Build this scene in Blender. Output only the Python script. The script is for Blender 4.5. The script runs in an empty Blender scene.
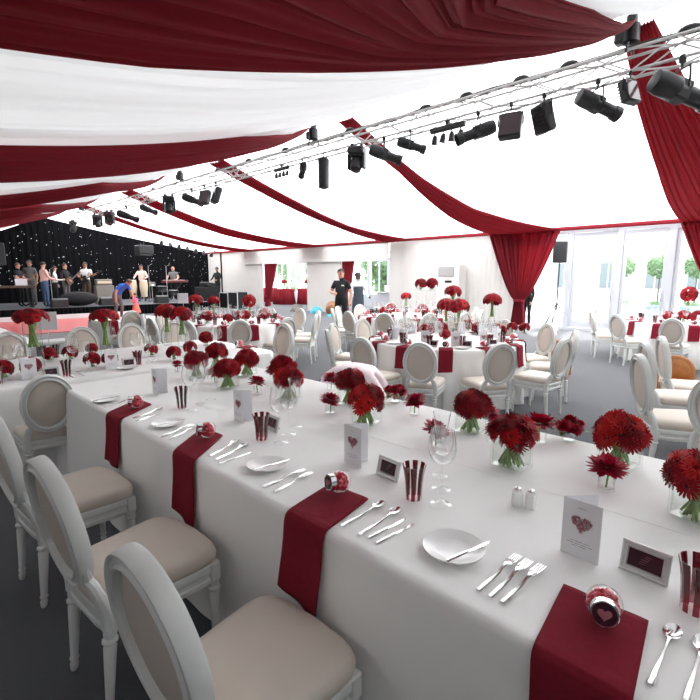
import bpy, bmesh, math, random
from math import sin, cos, pi, sqrt, atan2, radians
from mathutils import Vector, Matrix
random.seed(7)
S = bpy.context.scene
C = S.collection
# ------------------------------------------------------------------ materials
def mat(name, col, rough=.6, metal=0., noise=0., nscale=40., bump=0., bscale=200., trans=0., tcol=None, spec=.5, emit=0., sheen=0.):
    m = bpy.data.materials.new(name); m.use_nodes = True
    nt = m.node_tree; N = nt.nodes; L = nt.links
    p = N['Principled BSDF']; out = N['Material Output']
    p.inputs['Base Color'].default_value = (*col, 1); p.inputs['Roughness'].default_value = rough
    p.inputs['Metallic'].default_value = metal; p.inputs['Specular IOR Level'].default_value = spec
    if sheen: p.inputs['Sheen Weight'].default_value = sheen
    tc = N.new('ShaderNodeTexCoord')
    if noise:
        n = N.new('ShaderNodeTexNoise'); n.inputs['Scale'].default_value = nscale; n.inputs['Detail'].default_value = 4
        L.new(tc.outputs['Object'], n.inputs['Vector'])
        mx = N.new('ShaderNodeMix'); mx.data_type = 'RGBA'
        mx.inputs[6].default_value = (*[c*(1-noise) for c in col], 1); mx.inputs[7].default_value = (*[min(1, c*(1+noise)) for c in col], 1)
        L.new(n.outputs['Fac'], mx.inputs[0]); L.new(mx.outputs[2], p.inputs['Base Color'])
    if bump:
        n2 = N.new('ShaderNodeTexNoise'); n2.inputs['Scale'].default_value = bscale
        L.new(tc.outputs['Object'], n2.inputs['Vector'])
        b = N.new('ShaderNodeBump'); b.inputs['Strength'].default_value = bump; b.inputs['Distance'].default_value = .002
        L.new(n2.outputs['Fac'], b.inputs['Height']); L.new(b.outputs['Normal'], p.inputs['Normal'])
    if trans:
        t = N.new('ShaderNodeBsdfTranslucent'); t.inputs['Color'].default_value = (*(tcol or col), 1)
        mx2 = N.new('ShaderNodeMixShader'); mx2.inputs[0].default_value = trans
        L.new(p.outputs[0], mx2.inputs[1]); L.new(t.outputs[0], mx2.inputs[2]); L.new(mx2.outputs[0], out.inputs[0])
    if emit:
        p.inputs['Emission Color'].default_value = (*col, 1); p.inputs['Emission Strength'].default_value = emit
    return m
def glass(name, tint=(1, 1, 1), base=.05, edge=.75, rough=.03):
    m = bpy.data.materials.new(name); m.use_nodes = True
    nt = m.node_tree; N = nt.nodes; L = nt.links
    for n in list(N): N.remove(n)
    out = N.new('ShaderNodeOutputMaterial'); tr = N.new('ShaderNodeBsdfTransparent'); tr.inputs[0].default_value = (*tint, 1)
    g = N.new('ShaderNodeBsdfGlossy'); g.inputs['Roughness'].default_value = rough; g.inputs[0].default_value = (.95, .97, .97, 1)
    lw = N.new('ShaderNodeLayerWeight'); lw.inputs[0].default_value = .5
    pw = N.new('ShaderNodeMath'); pw.operation = 'POWER'; pw.inputs[1].default_value = 4.5
    ma = N.new('ShaderNodeMath'); ma.operation = 'MULTIPLY_ADD'; ma.inputs[1].default_value = edge; ma.inputs[2].default_value = base
    L.new(lw.outputs['Facing'], pw.inputs[0]); L.new(pw.outputs[0], ma.inputs[0])
    p2 = N.new('ShaderNodeMath'); p2.operation = 'POWER'; p2.inputs[1].default_value = 5.; L.new(lw.outputs['Facing'], p2.inputs[0])
    cm = N.new('ShaderNodeMix'); cm.data_type = 'RGBA'; cm.inputs[6].default_value = (*tint, 1); cm.inputs[7].default_value = (*[c*.55 for c in tint], 1)
    L.new(p2.outputs[0], cm.inputs[0]); L.new(cm.outputs[2], tr.inputs[0])
    mx = N.new('ShaderNodeMixShader'); L.new(ma.outputs[0], mx.inputs[0]); L.new(tr.outputs[0], mx.inputs[1]); L.new(g.outputs[0], mx.inputs[2])
    L.new(mx.outputs[0], out.inputs[0]); return m
M = dict(
 cloth=mat('white_tablecloth', (.85, .845, .83), .85, bump=.15, bscale=400, spec=.2),
 linen=mat('burgundy_linen', (.185, .011, .024), .9, noise=.18, nscale=60, bump=.2, bscale=500, spec=.15),
 paint=mat('white_painted_wood', (.66, .68, .66), .42, noise=.05, nscale=30),
 vinyl=mat('cream_vinyl', (.62, .56, .49), .5, noise=.03, nscale=20, bump=.08, bscale=300),
 backpad=mat('beige_upholstery', (.58, .52, .46), .75, bump=.15, bscale=500),
 backcloth=mat('plain_wall_lining', (.30, .29, .28), .95, spec=.1),
 liningL=mat('white_ceiling_lining', (.85, .86, .87), .95, trans=.082, tcol=(.84, .84, .84), spec=.1),
 liningR=mat('white_roof_fabric', (.88, .88, .89), .95, trans=.50, tcol=(.93, .93, .95), spec=.1),
 wallcloth=mat('white_wall_lining', (.60, .58, .55), .95, trans=.03, tcol=(.8, .78, .75), spec=.1),
 swag=mat('burgundy_drape', (.27, .026, .038), .85, trans=.32, tcol=(.52, .055, .08), spec=.15),
 carpet=mat('charcoal_carpet', (.060, .064, .072), .95, sheen=.25, noise=.25, nscale=120, bump=.4, bscale=300, spec=.2),
 black=mat('black_drape', (.0035, .0035, .0045), .95, spec=.1),
 lampblack=mat('black_metal', (.007, .0075, .009), .45),
 alu=mat('aluminium', (.66, .65, .64), .45, .5),
 steel=mat('polished_steel', (.75, .75, .75), .16, 1.),
 silver=mat('brushed_silver', (.72, .72, .71), .35, .6),
 porcelain=mat('white_porcelain', (.86, .86, .85), .2, spec=.3),
 card=mat('white_card', (.78, .78, .80), .6),
 ink=mat('grey_ink', (.35, .34, .36), .8),
 photo=mat('dark_plum_print', (.045, .010, .02), .25, noise=.5, nscale=60),
 pink=mat('pink_print', (.42, .13, .17), .8),
 glass=glass('clear_glass', (1, 1, 1), .06, .9),
 vase=glass('vase_glass', (.985, .993, .988), .03, .7),
 pane=glass('window_glass', (.97, .98, .98), .04, .4),
 ruby=glass('dark_ruby_glass', (.30, .012, .035), .06, .5),
 water=glass('water', (.985, .992, .98), .01, .15),
 candy=mat('red_sweets', (.62, .03, .06), .3, noise=.5, nscale=90),
 stem=mat('green_stems', (.20, .33, .07), .5, noise=.4, nscale=60),
 leaf=mat('variegated_leaf', (.22, .30, .14), .5, noise=.8, nscale=60),
 red0=mat('dark_crimson_petal', (.20, .005, .011), .6, trans=.15, tcol=(.28, .004, .012), spec=.2),
 red1=mat('crimson_petal', (.34, .008, .018), .6, trans=.15, tcol=(.45, .008, .02), spec=.2),
 red2=mat('scarlet_petal', (.50, .014, .015), .6, trans=.15, tcol=(.7, .02, .02), spec=.2),
 dah=mat('magenta_red_petal', (.36, .006, .032), .55, trans=.15, tcol=(.5, .008, .05), spec=.2),
 eye=mat('dark_flower_center', (.018, .004, .005), .8),
 wood=mat('honey_wood', (.48, .20, .06), .4, noise=.3, nscale=12),
 wicker=mat('brown_wicker', (.22, .10, .045), .7, noise=.5, nscale=80, bump=.6, bscale=60),
 teal=mat('turquoise_fabric', (.08, .36, .45), .8),
 star=mat('star_light', (.9, .95, 1.), .5, emit=1.),
 stage=mat('stage_deck', (.09, .095, .105), .6, noise=.2, nscale=6),
 dred=mat('red_dance_floor', (.62, .13, .13), .35), dwhite=mat('white_dance_floor', (.80, .80, .79), .3),
 frame=mat('white_door_frame', (.58, .60, .64), .4),
 pave=mat('pale_paving', (.62, .61, .58), .9, noise=.1, nscale=2),
 facade=mat('white_render', (.70, .70, .69), .9), fwin=mat('dull_window', (.13, .16, .17), .3),
 foliage=mat('tree_leaves', (.15, .25, .13), .7, noise=.6, nscale=3, trans=.3, tcol=(.26, .40, .20)),
 bark=mat('bark', (.12, .08, .05), .9), planter=mat('blue_grey_planter', (.30, .42, .50), .6),
 skinA=mat('light_skin', (.55, .30, .21), .55), skinB=mat('tanned_skin', (.36, .18, .11), .55), skinC=mat('dark_skin', (.09, .045, .03), .5),
 hairD=mat('dark_hair', (.018, .012, .009), .6), hairB=mat('brown_hair', (.09, .04, .02), .6),
 cblack=mat('black_cotton', (.008, .008, .010), .9), cgrey=mat('grey_cotton', (.13, .13, .13), .9), cwhite=mat('white_cotton', (.75, .74, .72), .9),
 cpink=mat('pale_pink_cotton', (.72, .50, .44), .9), jeans=mat('blue_denim', (.05, .10, .20), .9, noise=.2, nscale=60), cblue=mat('royal_blue_cotton', (.03, .13, .50), .9),
 cbrown=mat('brown_trousers', (.10, .065, .045), .9), ccoral=mat('coral_cotton', (.75, .18, .14), .9), cpinkd=mat('pink_dress_cotton', (.75, .14, .24), .9),
 apron=mat('slate_apron', (.045, .055, .07), .9), stripe=mat('pale_striped_shirt', (.72, .60, .63), .9, noise=.2, nscale=14),
 amp=mat('grey_tolex', (.20, .18, .16), .8, noise=.2, nscale=40), conga=mat('cream_drum_shell', (.62, .52, .38), .4), redwood=mat('dark_red_keyboard', (.12, .02, .015), .4),
 laptop=mat('laptop_aluminium', (.62, .63, .66), .4), leddark=mat('dark_lens', (.03, .008, .012), .1), ac=mat('cooler_casing', (.66, .65, .62), .5), acg=mat('cooler_grille', (.16, .16, .16), .7),
)
def gathered(m, sc, lo):    # light and shade of the pleats, put into the translucent colour as noise streaks
    nt = m.node_tree; N = nt.nodes; L = nt.links; t = [n for n in N if n.type == 'BSDF_TRANSLUCENT'][0]; c = t.inputs[0].default_value[:3]
    tc = N.new('ShaderNodeTexCoord'); mp = N.new('ShaderNodeMapping'); mp.inputs['Scale'].default_value = sc; n = N.new('ShaderNodeTexNoise')
    n.inputs['Scale'].default_value = 1.; n.inputs['Detail'].default_value = 5.; n.inputs['Roughness'].default_value = .65
    r = N.new('ShaderNodeMapRange'); r.inputs[1].default_value = .3; r.inputs[2].default_value = .7; r.inputs[3].default_value = lo; r.inputs[4].default_value = 1.
    x = N.new('ShaderNodeVectorMath'); x.operation = 'SCALE'; x.inputs[0].default_value = c
    L.new(tc.outputs['Object'], mp.inputs[0]); L.new(mp.outputs[0], n.inputs['Vector']); L.new(n.outputs['Fac'], r.inputs[0]); L.new(r.outputs[0], x.inputs['Scale']); L.new(x.outputs[0], t.inputs[0])
gathered(M['liningL'], (.12, 7., .1), .45)
# ------------------------------------------------------------------ mesh builder
class MB:
    def __init__(s): s.v = []; s.f = []; s.mi = []; s.cur = 0
    def add(s, vs, fs, mi=None):
        b = len(s.v); s.v += [tuple(v) for v in vs]
        for f in fs: s.f.append([b+i for i in f]); s.mi.append(s.cur if mi is None else mi)
        return s
    def box(s, c, d, R=None, ch=0.):
        x, y, z = [k/2 for k in d]; c = Vector(c)
        if ch:
            ch = min(ch, x*.9, y*.9, z*.9); rings = []
            def rect(a, b, zz, k): return [(a-k, -b, zz), (a, -b+k, zz), (a, b-k, zz), (a-k, b, zz), (-a+k, b, zz), (-a, b-k, zz), (-a, -b+k, zz), (-a+k, -b, zz)]
            R4 = [rect(x-ch, y-ch, -z, ch*.4), rect(x, y, -z+ch, ch), rect(x, y, z-ch, ch), rect(x-ch, y-ch, z, ch*.4)]
            vs = [p for r in R4 for p in r]
            fs = [[k*8+i, k*8+(i+1) % 8, (k+1)*8+(i+1) % 8, (k+1)*8+i] for k in range(3) for i in range(8)]
            fs += [list(range(7, -1, -1)), list(range(24, 32))]
        else:
            vs = [(i*x, j*y, k*z) for k in (-1, 1) for i, j in ((-1, -1), (1, -1), (1, 1), (-1, 1))]
            fs = [[3, 2, 1, 0], [4, 5, 6, 7], [0, 1, 5, 4], [1, 2, 6, 5], [2, 3, 7, 6], [3, 0, 4, 7]]
        return s.add([c+(R @ Vector(v) if R else Vector(v)) for v in vs], fs)
    def rings(s, R, closed=True, cap0=True, cap1=True, mis=None):
        n = len(R[0]); vs = [p for r in R for p in r]; fs = []
        b = len(s.v); s.v += [tuple(v) for v in vs]
        for k in range(len(R)-1):
            for i in range(n if closed else n-1):
                j = (i+1) % n
                s.f.append([b+k*n+i, b+k*n+j, b+(k+1)*n+j, b+(k+1)*n+i]); s.mi.append(mis(k, i) if mis else s.cur)
        if cap0: s.f.append([b+i for i in range(n-1, -1, -1)]); s.mi.append(s.cur)
        if cap1: s.f.append([b+(len(R)-1)*n+i for i in range(n)]); s.mi.append(s.cur)
        return s
    def lathe(s, prof, n=24, c=(0, 0, 0), cap0=True, cap1=True, mod=None, R=None, mis=None):
        c = Vector(c); rr = []
        for r, z in prof:
            ring = []
            for i in range(n):
                a = 2*pi*i/n; q = r*(mod(a, z) if mod else 1); p = Vector((q*cos(a), q*sin(a), z))
                ring.append(c+(R @ p if R else p))
            rr.append(ring)
        return s.rings(rr, True, cap0, cap1, mis)
    def tube(s, pts, r, n=8, flat=1., up=(0, 0, 1)):
        pts = [Vector(p) for p in pts]; rad = r if isinstance(r, (list, tuple)) else [r]*len(pts); rr = []
        for k, p in enumerate(pts):
            t = (pts[min(k+1, len(pts)-1)]-pts[max(k-1, 0)]).normalized()
            u = Vector(up)
            if abs(t.dot(u)) > .95: u = Vector((1, 0, 0)) if abs(t.x) < .9 else Vector((0, 1, 0))
            a = t.cross(u).normalized(); b = a.cross(t).normalized()
            rr.append([p+rad[k]*(cos(2*pi*i/n)*a+flat*sin(2*pi*i/n)*b) for i in range(n)])
        return s.rings(rr)
    def ball(s, c, r, n=12, m=8, R=None):
        rx, ry, rz = (r, r, r) if not isinstance(r, (tuple, list)) else r; c = Vector(c); rr = []
        for k in range(m+1):
            t = pi*(k+.02)/(m+.04) - pi/2
            rr.append([c+(R @ Vector((rx*cos(t)*cos(2*pi*i/n), ry*cos(t)*sin(2*pi*i/n), rz*sin(t))) if R else Vector((rx*cos(t)*cos(2*pi*i/n), ry*cos(t)*sin(2*pi*i/n), rz*sin(t)))) for i in range(n)])
        return s.rings(rr)
    def grid(s, f, nu, nv, mis=None):
        vs = [f(i/nu, j/nv) for i in range(nu+1) for j in range(nv+1)]
        fs = [[i*(nv+1)+j, (i+1)*(nv+1)+j, (i+1)*(nv+1)+j+1, i*(nv+1)+j+1] for i in range(nu) for j in range(nv)]
        return s.add(vs, fs)
    def prism(s, poly, z0, z1):
        n = len(poly); vs = [(x, y, z0) for x, y in poly]+[(x, y, z1) for x, y in poly]
        fs = [list(range(n-1, -1, -1)), list(range(n, 2*n))]+[[i, (i+1) % n, n+(i+1) % n, n+i] for i in range(n)]
        return s.add(vs, fs)
    def join(s, o, T=None):
        b = len(s.v); s.v += [tuple(T @ Vector(v)) if T else v for v in o.v]
        s.f += [[b+i for i in f] for f in o.f]; s.mi += o.mi; return s
    def mesh(s, name, mats, smooth=True, ang=40):
        me = bpy.data.meshes.new(name); me.from_pydata(s.v, [], s.f)
        for m in (mats if isinstance(mats, (list, tuple)) else [mats]): me.materials.append(m)
        me.polygons.foreach_set('material_index', s.mi)
        if smooth:
            me.polygons.foreach_set('use_smooth', [True]*len(s.f)); me.update()
            try: me.set_sharp_from_angle(angle=radians(ang))
            except Exception: pass
        bm = bmesh.new(); bm.from_mesh(me); bmesh.ops.recalc_face_normals(bm, faces=bm.faces); bm.to_mesh(me); bm.free()
        return me
def obj(name, mb, m, parent=None, loc=(0, 0, 0), rot=(0, 0, 0), smooth=True, solid=0., ang=40):
    me = mb if isinstance(mb, bpy.types.Mesh) else mb.mesh(name, m, smooth, ang)
    o = bpy.data.objects.new(name, me); C.objects.link(o); o.parent = parent; o.location = loc; o.rotation_euler = rot
    if solid:
        md = o.modifiers.new('thickness', 'SOLIDIFY'); md.thickness = solid; md.offset = 0
    return o
def tag(o, label, cat, group=None):
    o['label'] = label; o['category'] = cat
    if group: o['group'] = group
    return o
def thing(name, label, cat, loc=(0, 0, 0), rz=0., group=None):
    o = bpy.data.objects.new(name, None); C.objects.link(o); o.location = loc; o.rotation_euler = (0, 0, rz); o.empty_display_size = .05
    return tag(o, label, cat, group)
def struct(name, mb, m, parent=None, **k):
    o = obj(name, mb, m, parent, **k)
    if parent is None: o['kind'] = 'structure'
    return o
def dup(root, loc, rz, label, group=None, scale=None):
    r = root.copy(); C.objects.link(r); r.location = loc; r.rotation_euler = (0, 0, rz); r['label'] = label
    if scale: r.scale = (scale,)*3
    if group: r['group'] = group
    elif 'group' in r: del r['group']
    for ch in root.children:
        c = ch.copy(); C.objects.link(c); c.parent = r
        for g in ch.children:
            d = g.copy(); C.objects.link(d); d.parent = c
    return r
class Kind:      # first placement uses the prototype itself, later ones copy it
    def __init__(s, maker): s.maker = maker; s.root = None
    def put(s, loc, rz, label, group=None, scale=None):
        if s.root is None:
            s.root = s.maker(); r = s.root; r.location = loc; r.rotation_euler = (0, 0, rz); r['label'] = label
            if group: r['group'] = group
            if scale: r.scale = (scale,)*3
            return r
        return dup(s.root, loc, rz, label, group, scale)
def Rz(a): return Matrix.Rotation(a, 3, 'Z')
def align(d, roll=0.):
    return Vector(d).normalized().to_track_quat('Z', 'Y').to_matrix() @ Matrix.Rotation(roll, 3, 'Z')
# ------------------------------------------------------------------ camera
HC = 1.62; PITCH = 8.95041; YAW = 46.2414; FPX = 463.5
cam = bpy.data.cameras.new('camera'); co = bpy.data.objects.new('camera', cam); C.objects.link(co)
cam.sensor_width = 36; cam.lens = 36*FPX/700; cam.clip_start = .05; cam.clip_end = 200
co.location = (0, 0, HC); co.rotation_euler = (radians(90-PITCH), 0, radians(-YAW)); S.camera = co
T = .76           # height of the table tops
XR, ZR, XW, ZW, XL = 6.3, 4.43, 15.0, 3.05, -2.7     # ridge, right eave, left wall
YB, YF = 26.5, -3.2
def zL(x): return 2.4+.12*x+.032*x*x if x > -.2 else 2.3773+.105*(-.2-x)**2+.05*(-.2-x)
def zR(x):
    t = (x-XR)/(XW-XR); return ZR-(ZR-ZW)*t-.10*4*t*(1-t)
# ------------------------------------------------------------------ setting: floor, walls, ceiling
struct('floor', MB().box(((XL+19.6)/2, (YF+YB)/2, -.05), (19.6-XL+.2, YB-YF+.4, .1)), M['carpet'])
def pleat(k, amp, rnd):   # irregular pleat profile
    return amp*(sin(k)+.5*sin(2.3*k+rnd)+.3*sin(.37*k+2*rnd))
def ceilL(u, v):
    x = XL+(XR-XL)*u; y = YF+(YB-YF)*v
    fade = min(1, (XR-x)/1.5)
    return (x, y, zL(x)+.125+fade*(.020*sin(y*21)+.016*sin(y*33.7+1)+.040*sin(y*9.1+.5)+.018*sin(y*14.3+2))+.02*fade)
struct('ceiling', MB().grid(ceilL, 30, 1100), M['liningL'], ang=180)
def ceilR(u, v):
    x = XR+(XW-XR)*u; y = YF+(YB-YF)*v
    return (x, y, zR(x)+.05+.006*sin(y*7.5)*(1-u))
struct('ceiling', MB().grid(ceilR, 30, 240), M['liningR'], ang=180)
def wallpanel(name, x, y0, y1, z0, z1, amp=.014, dens=34, m='wallcloth', ax='y', top=None):
    n = max(8, int(abs(y1-y0)*26)); r = y0*1.7
    def f(u, v):
        y = y0+(y1-y0)*u; zz = z0+((top(y) if top else z1)-z0)*v; d = pleat(y*dens, amp*.6, r)
        return (x+d, y, zz) if ax == 'y' else (y, x+d, zz)
    return struct(name, MB().grid(f, n, 6 if top else 2), M[m], ang=180)
zo = 2.31
wallpanel('wall_right', XW, 6.75, 12.12, 0, ZW+.1)
wallpanel('wall_right', XW, 14.92, 17.25, 0, zo+.02)
wallpanel('wall_right', XW, 20.82, 22.5, 0, zo+.02)
wallpanel('wall_right', XW, 22.5, YB, 0, ZW+.1)
wallpanel('wall_right', XW-.10, 12.12, 22.5, zo, ZW+.1, amp=.004)
struct('wall_right', MB().box((XW-.05, 17.3, zo+.02), (.16, 10.4, .05)), M['wallcloth'])
wallpanel('wall_left', XL, YF, YB, 0, 3.1, m='backcloth')
wallpanel('wall_front', YF, XL, XW, 0, 3, m='backcloth', ax='x', top=lambda x: (zL(x) if x < XR else zR(x))+.1)
wallpanel('wall_back', YB, XL, XW, 0, 3, m='black', ax='x', dens=22, amp=.03, top=lambda x: (zL(x) if x < XR else zR(x))+.06)
wallpanel('wall_back', 24.9, XW-.12, XW-.02, 0, 3.08, m='black', ax='x', amp=.005)
# points of light in the black back cloth
sb = MB()
for k in range(330):
    x = random.uniform(2.0, 14.8); z = random.uniform(.9, 4.4)
    if z < (zL(x) if x < XR else zR(x))-.15: sb.ball((x, YB-.07, z), random.choice((.007, .009, .013)), 6, 4)
so = tag(obj('star_light', sb, M['star']), 'scatter of tiny white star lights on the black stage backdrop', 'lights'); so['kind'] = 'stuff'
# red valance along the eave
def valance(u, v):
    y = YF+(YB-YF)*u; return (XW-.14+.008*sin(y*17), y, ZW-.055+.12*v)
tag(obj('eave_valance', MB().grid(valance, 200, 2), M['swag'], solid=.01), 'narrow burgundy fabric band along the top of the long white wall', 'drape')
# ------------------------------------------------------------------ swags
def swag(name, label, xs, near, far, zf, x0, x1, npl, amp, drop=.0):
    def lerp(tab, x):
        for (a, p), (b, q) in zip(tab, tab[1:]):
            if min(a, b) <= x <= max(a, b): return p+(q-p)*(x-a)/(b-a)
        return tab[0][1] if abs(x-tab[0][0]) < abs(x-tab[-1][0]) else tab[-1][1]
    rnd = near[0][1]
    def f(u, v):
        x = x0+(x1-x0)*u; yn, yf = lerp(near, x), lerp(far, x); w = abs(yf-yn)
        y = yn+(yf-yn)*v
        a = amp*min(1, w/.8+.25)
        s = a*(.8*sin(v*npl*2*pi)+.6*sin(v*npl*3.3*pi+rnd)+.4*sin(v*npl*.9*pi+u*3)+.45*sin(v*npl*6.1*pi+2*rnd))
        return (x, y+.3*a*sin(v*npl*2*pi+1.2), zf(x)+(.03 if zf is zL else -.02)-drop*4*u*(1-u)-.04*4*v*(1-v)*min(1, w)+s*.5)
    return tag(obj(name, MB().grid(f, 44, 300), M['swag'], solid=.004, ang=180), label, 'drape', 'burgundy swags from the ridge')
SW = [(1.65, [(6.3, 1.62), (5, 1.33), (4, 1.12), (3, .98), (2, .95), (1, .2), (-2.7, -.3)], [(6.3, 1.74), (5, 1.75), (3.6, 1.75), (2.1, 2.04), (1, 2.3), (-2.7, 2.5)], [(6.3, 1.45), (15, .3)], [(6.3, 1.75), (7.7, 1.88), (10, 2.02), (12, 2.18), (15, 2.37)]),
      (6.4, [(6.3, 7.1), (5.2, 6.05), (3.8, 4.9), (3, 4.45), (1, 4.35), (-2.7, 4.3)], [(6.3, 7.25), (5.3, 6.9), (4.4, 6.45), (3.6, 6.5), (2, 6.15), (1, 6.0), (-2.7, 6)], [(6.3, 6.0), (8.8, 6.2), (11.1, 6.2), (13, 5.8), (15, 5.36)], [(6.3, 6.35), (8.3, 6.5), (11.5, 7.2), (15, 7.72)]),
      (10.8, [(6.3, 13.2), (4.4, 9.9), (2.6, 7.5), (1.4, 7.8), (-2.7, 7.9)], [(6.3, 13.4), (4.6, 11.0), (3.1, 8.9), (1.6, 9.15), (-2.7, 9.2)], [(6.3, 10.3), (9, 10.6), (11.5, 11), (15, 10.9)], [(6.3, 10.9), (8, 11.05), (11.5, 11.5), (15, 12.3)]),
      (15.6, [(6.3, 18.5), (4, 13.2), (2.4, 10.2), (-2.7, 10.0)], [(6.3, 18.8), (4, 14.2), (2.7, 11.6), (2, 11.8), (-2.7, 11.8)], [(6.3, 15.8), (10, 16.3), (15, 15.8)], [(6.3, 16.6), (10.6, 17.6), (15, 17.6)]),
      (20.6, [(6.3, 22.0), (4, 16.0), (2.8, 12.3), (-2.7, 13.0)], [(6.3, 22.4), (4.5, 18.8), (3.1, 17.0), (-2.7, 17)], [(6.3, 20.3), (9, 20.7), (15, 21.2)], [(6.3, 21.0), (9.5, 21.5), (15, 22.8)])]
LL = ['burgundy ceiling swag nearest the camera, left of the ridge, filling the photo top', 'second burgundy ceiling swag left of the ridge, the broad one crossing the photo left edge', 'third burgundy ceiling swag left of the ridge, thin with white cloth above it', 'fourth burgundy ceiling swag left of the ridge, a thin strip near the stage', 'left-hand burgundy ceiling swag lying closest to the black backdrop']
LR = ['burgundy ceiling swag falling steeply at the right edge of the photo behind the truss', 'burgundy ceiling swag running down to the tied curtain beside the glass doors', 'burgundy ceiling swag right of the ridge, third from the camera', 'burgundy ceiling swag right of the ridge, fourth from the camera', 'burgundy ceiling swag right of the ridge nearest the stage']
for k, (yc, nl, fl, nr, fr) in enumerate(SW):
    swag('ceiling_swag', LL[k], 0, nl, fl, zL, XR-.02, XL+.05, 11, .040)
    swag('ceiling_swag', LR[k], 0, nr, fr, zR, XR+.02, XW-.16, 10, .032, .22)
# ------------------------------------------------------------------ curtains
def curtain(label, y0, y1, yt, ztop, ztie, zend, x, spread=.18, side=0, npl=13):
    t = thing('tied_curtain', label, 'curtain', (x, yt, 0))
    def f(u, v):
        z = zend+(ztop-zend)*v
        if z > ztie:
            k = (z-ztie)/(ztop-ztie); e = k**.75
            a, b = yt-.15+(y0-yt+.15)*e, yt+.15+(y1-yt-.15)*e
        else:
            k = (ztie-z)/(ztie-zend); a, b = yt-.15-spread*k*.5, yt+.15+spread*k*.5; e = .15
        y = a+(b-a)*u
        return (.05*sin(u*npl*2*pi)*(1-.35*e)+.02*sin(u*npl*3.1*pi+1), y-yt, z)
    obj('curtain_cloth', MB().grid(f, 160, 26), M['swag'], t, solid=.004, ang=180)
    obj('tieback', MB().lathe([(.15, -.04), (.175, -.03), (.175, .03), (.15, .04)], 20, (0, 0, ztie), False, False), M['linen'], t, solid=.01)
    return t
curtain('large burgundy curtain tied in a V beside the glass doors', 5.38, 7.72, 6.55, ZW-.03, .86, .06, XW-.16)
curtain('burgundy tied curtain cut off by the right edge of the photo', .2, 2.38, 1.15, ZW-.03, .86, .06, XW-.16)
curtain('burgundy curtain gathered at the left of the opening with cocktail tables', 19.75, 20.82, 20.62, zo, .55, .05, XW+.1, npl=8)
curtain('burgundy curtain gathered at the left of the opening behind the waiters', 14.2, 14.95, 14.78, zo, .55, .05, XW+.1, npl=8)
# ------------------------------------------------------------------ glass doors on the right
posts = [5.12, 3.77, 2.52, 1.2, -.1, -1.4, -2.7]
fr = MB()
for y in posts: fr.box((XW+.08, y, ZW/2), (.12, .16, ZW), ch=.01)
fr.box((XW+.08, 1.1, ZW-.05), (.10, 8.4, .14)); fr.box((XW+.08, 1.1, .04), (.14, 8.4, .08)); fr.box((XW+.08, 6.75, ZW/2), (.12, .1, ZW)); fr.box((XW+.08, 6.0, ZW-.05), (.09, 1.6, .14))
struct('window_1', fr, M['frame'])
for k, (a, b) in enumerate(zip(posts, posts[1:])):
    d = thing('door_%d' % (k+1), '', 'door'); del d['label'], d['category']; d['kind'] = 'structure'; d.location = (XW+.1, b, 0)
    w = a-b-.16; y = (a-b)/2; q = MB(); h = ZW-.22
    for yy in (y-w/2+.05, y+w/2-.05): q.box((0, yy, h/2+.09), (.06, .09, h), ch=.008)
    q.box((0, y, h+.03), (.05, w, .12)); q.box((0, y, .2), (.05, w, .2))
    obj('door_frame', q, M['frame'], d); obj('door_glass', MB().box((0, y, 1.5), (.012, w-.1, h-.3)), M['pane'], d)
    obj('door_handle', MB().tube([(-.07, y-w/2+.06, .95), (-.09, y-w/2+.06, 1.0), (-.09, y-w/2+.06, 1.2), (-.07, y-w/2+.06, 1.25)], .012), M['steel'], d)
# outside the doors
struct('floor', MB().box((30, 4, -.08), (20.6, 40, .1)), M['pave'])
bl = thing('building', 'white rendered building seen through the glass doors', 'building', (27, 2, 0))
obj('facade', MB().box((1, 0, 3.2), (2, 22, 6.4)), M['facade'], bl)
for y in (-5.5, -3.3, -1.1, 1.4, 3.1, 5.2, 7.4):
    for z in (1.7, 4.4):
        w = obj('facade_window', MB().box((-.02, y, z), (.08, .8, 1.3), ch=.01), M['fwin'], bl)
        obj('window_trim', MB().box((-.06, y, z-.7), (.14, 1., .08)).box((-.05, y, z), (.05, .04, 1.3)), M['frame'], w)
def topiary():
    t = thing('topiary_tree', '', 'plant')
    obj('planter', MB().prism([(-.28, -.28), (.28, -.28), (.28, .28), (-.28, .28)], 0, .6).box((0, 0, .57), (.62, .62, .08), ch=.01), M['planter'], t)
    obj('trunk', MB().tube([(0, 0, .55), (.01, 0, 1.1), (0, 0, 1.7)], [.03, .025, .02]), M['bark'], t)
    q = MB(); rs = random.Random(3)
    for k in range(900):
        d = Vector((rs.gauss(0, 1), rs.gauss(0, 1), rs.gauss(0, 1))).normalized(); p = d*.42*(.75+.3*rs.random())+Vector((0, 0, 2.0))
        R = align((d+Vector((rs.gauss(0, .5), rs.gauss(0, .5), rs.gauss(0, .5)))).normalized(), rs.random()*6)
        q.add([p+R @ Vector(v) for v in ((-.05, 0, 0), (0, -.03, .01), (.06, 0, 0), (0, .03, .01))], [[0, 1, 2, 3]])
    for k in range(160):
        a = rs.random()*6.28; r = .3*sqrt(rs.random()); p = Vector((r*cos(a), r*sin(a), .62+.12*rs.random())); R = align((rs.gauss(0, 1), rs.gauss(0, 1), 1), 0)
        q.add([p+R @ Vector(v) for v in ((-.05, 0, 0), (0, -.03, .01), (.06, 0, 0), (0, .03, .01))], [[0, 1, 2, 3]])
    obj('foliage', q, M['foliage'], t); return t
KT = Kind(topiary)
KT.put((20, 3.65, 0), 0, 'clipped ball topiary in a blue-grey planter, centre of the right glass pane outside')
KT.put((20.6, 5.0, 0), .4, 'clipped ball topiary in a planter outside, partly behind a white door post')
KT.put((20, 2.55, 0), .8, 'clipped ball topiary outside the glass nearest the right curtain')
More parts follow.
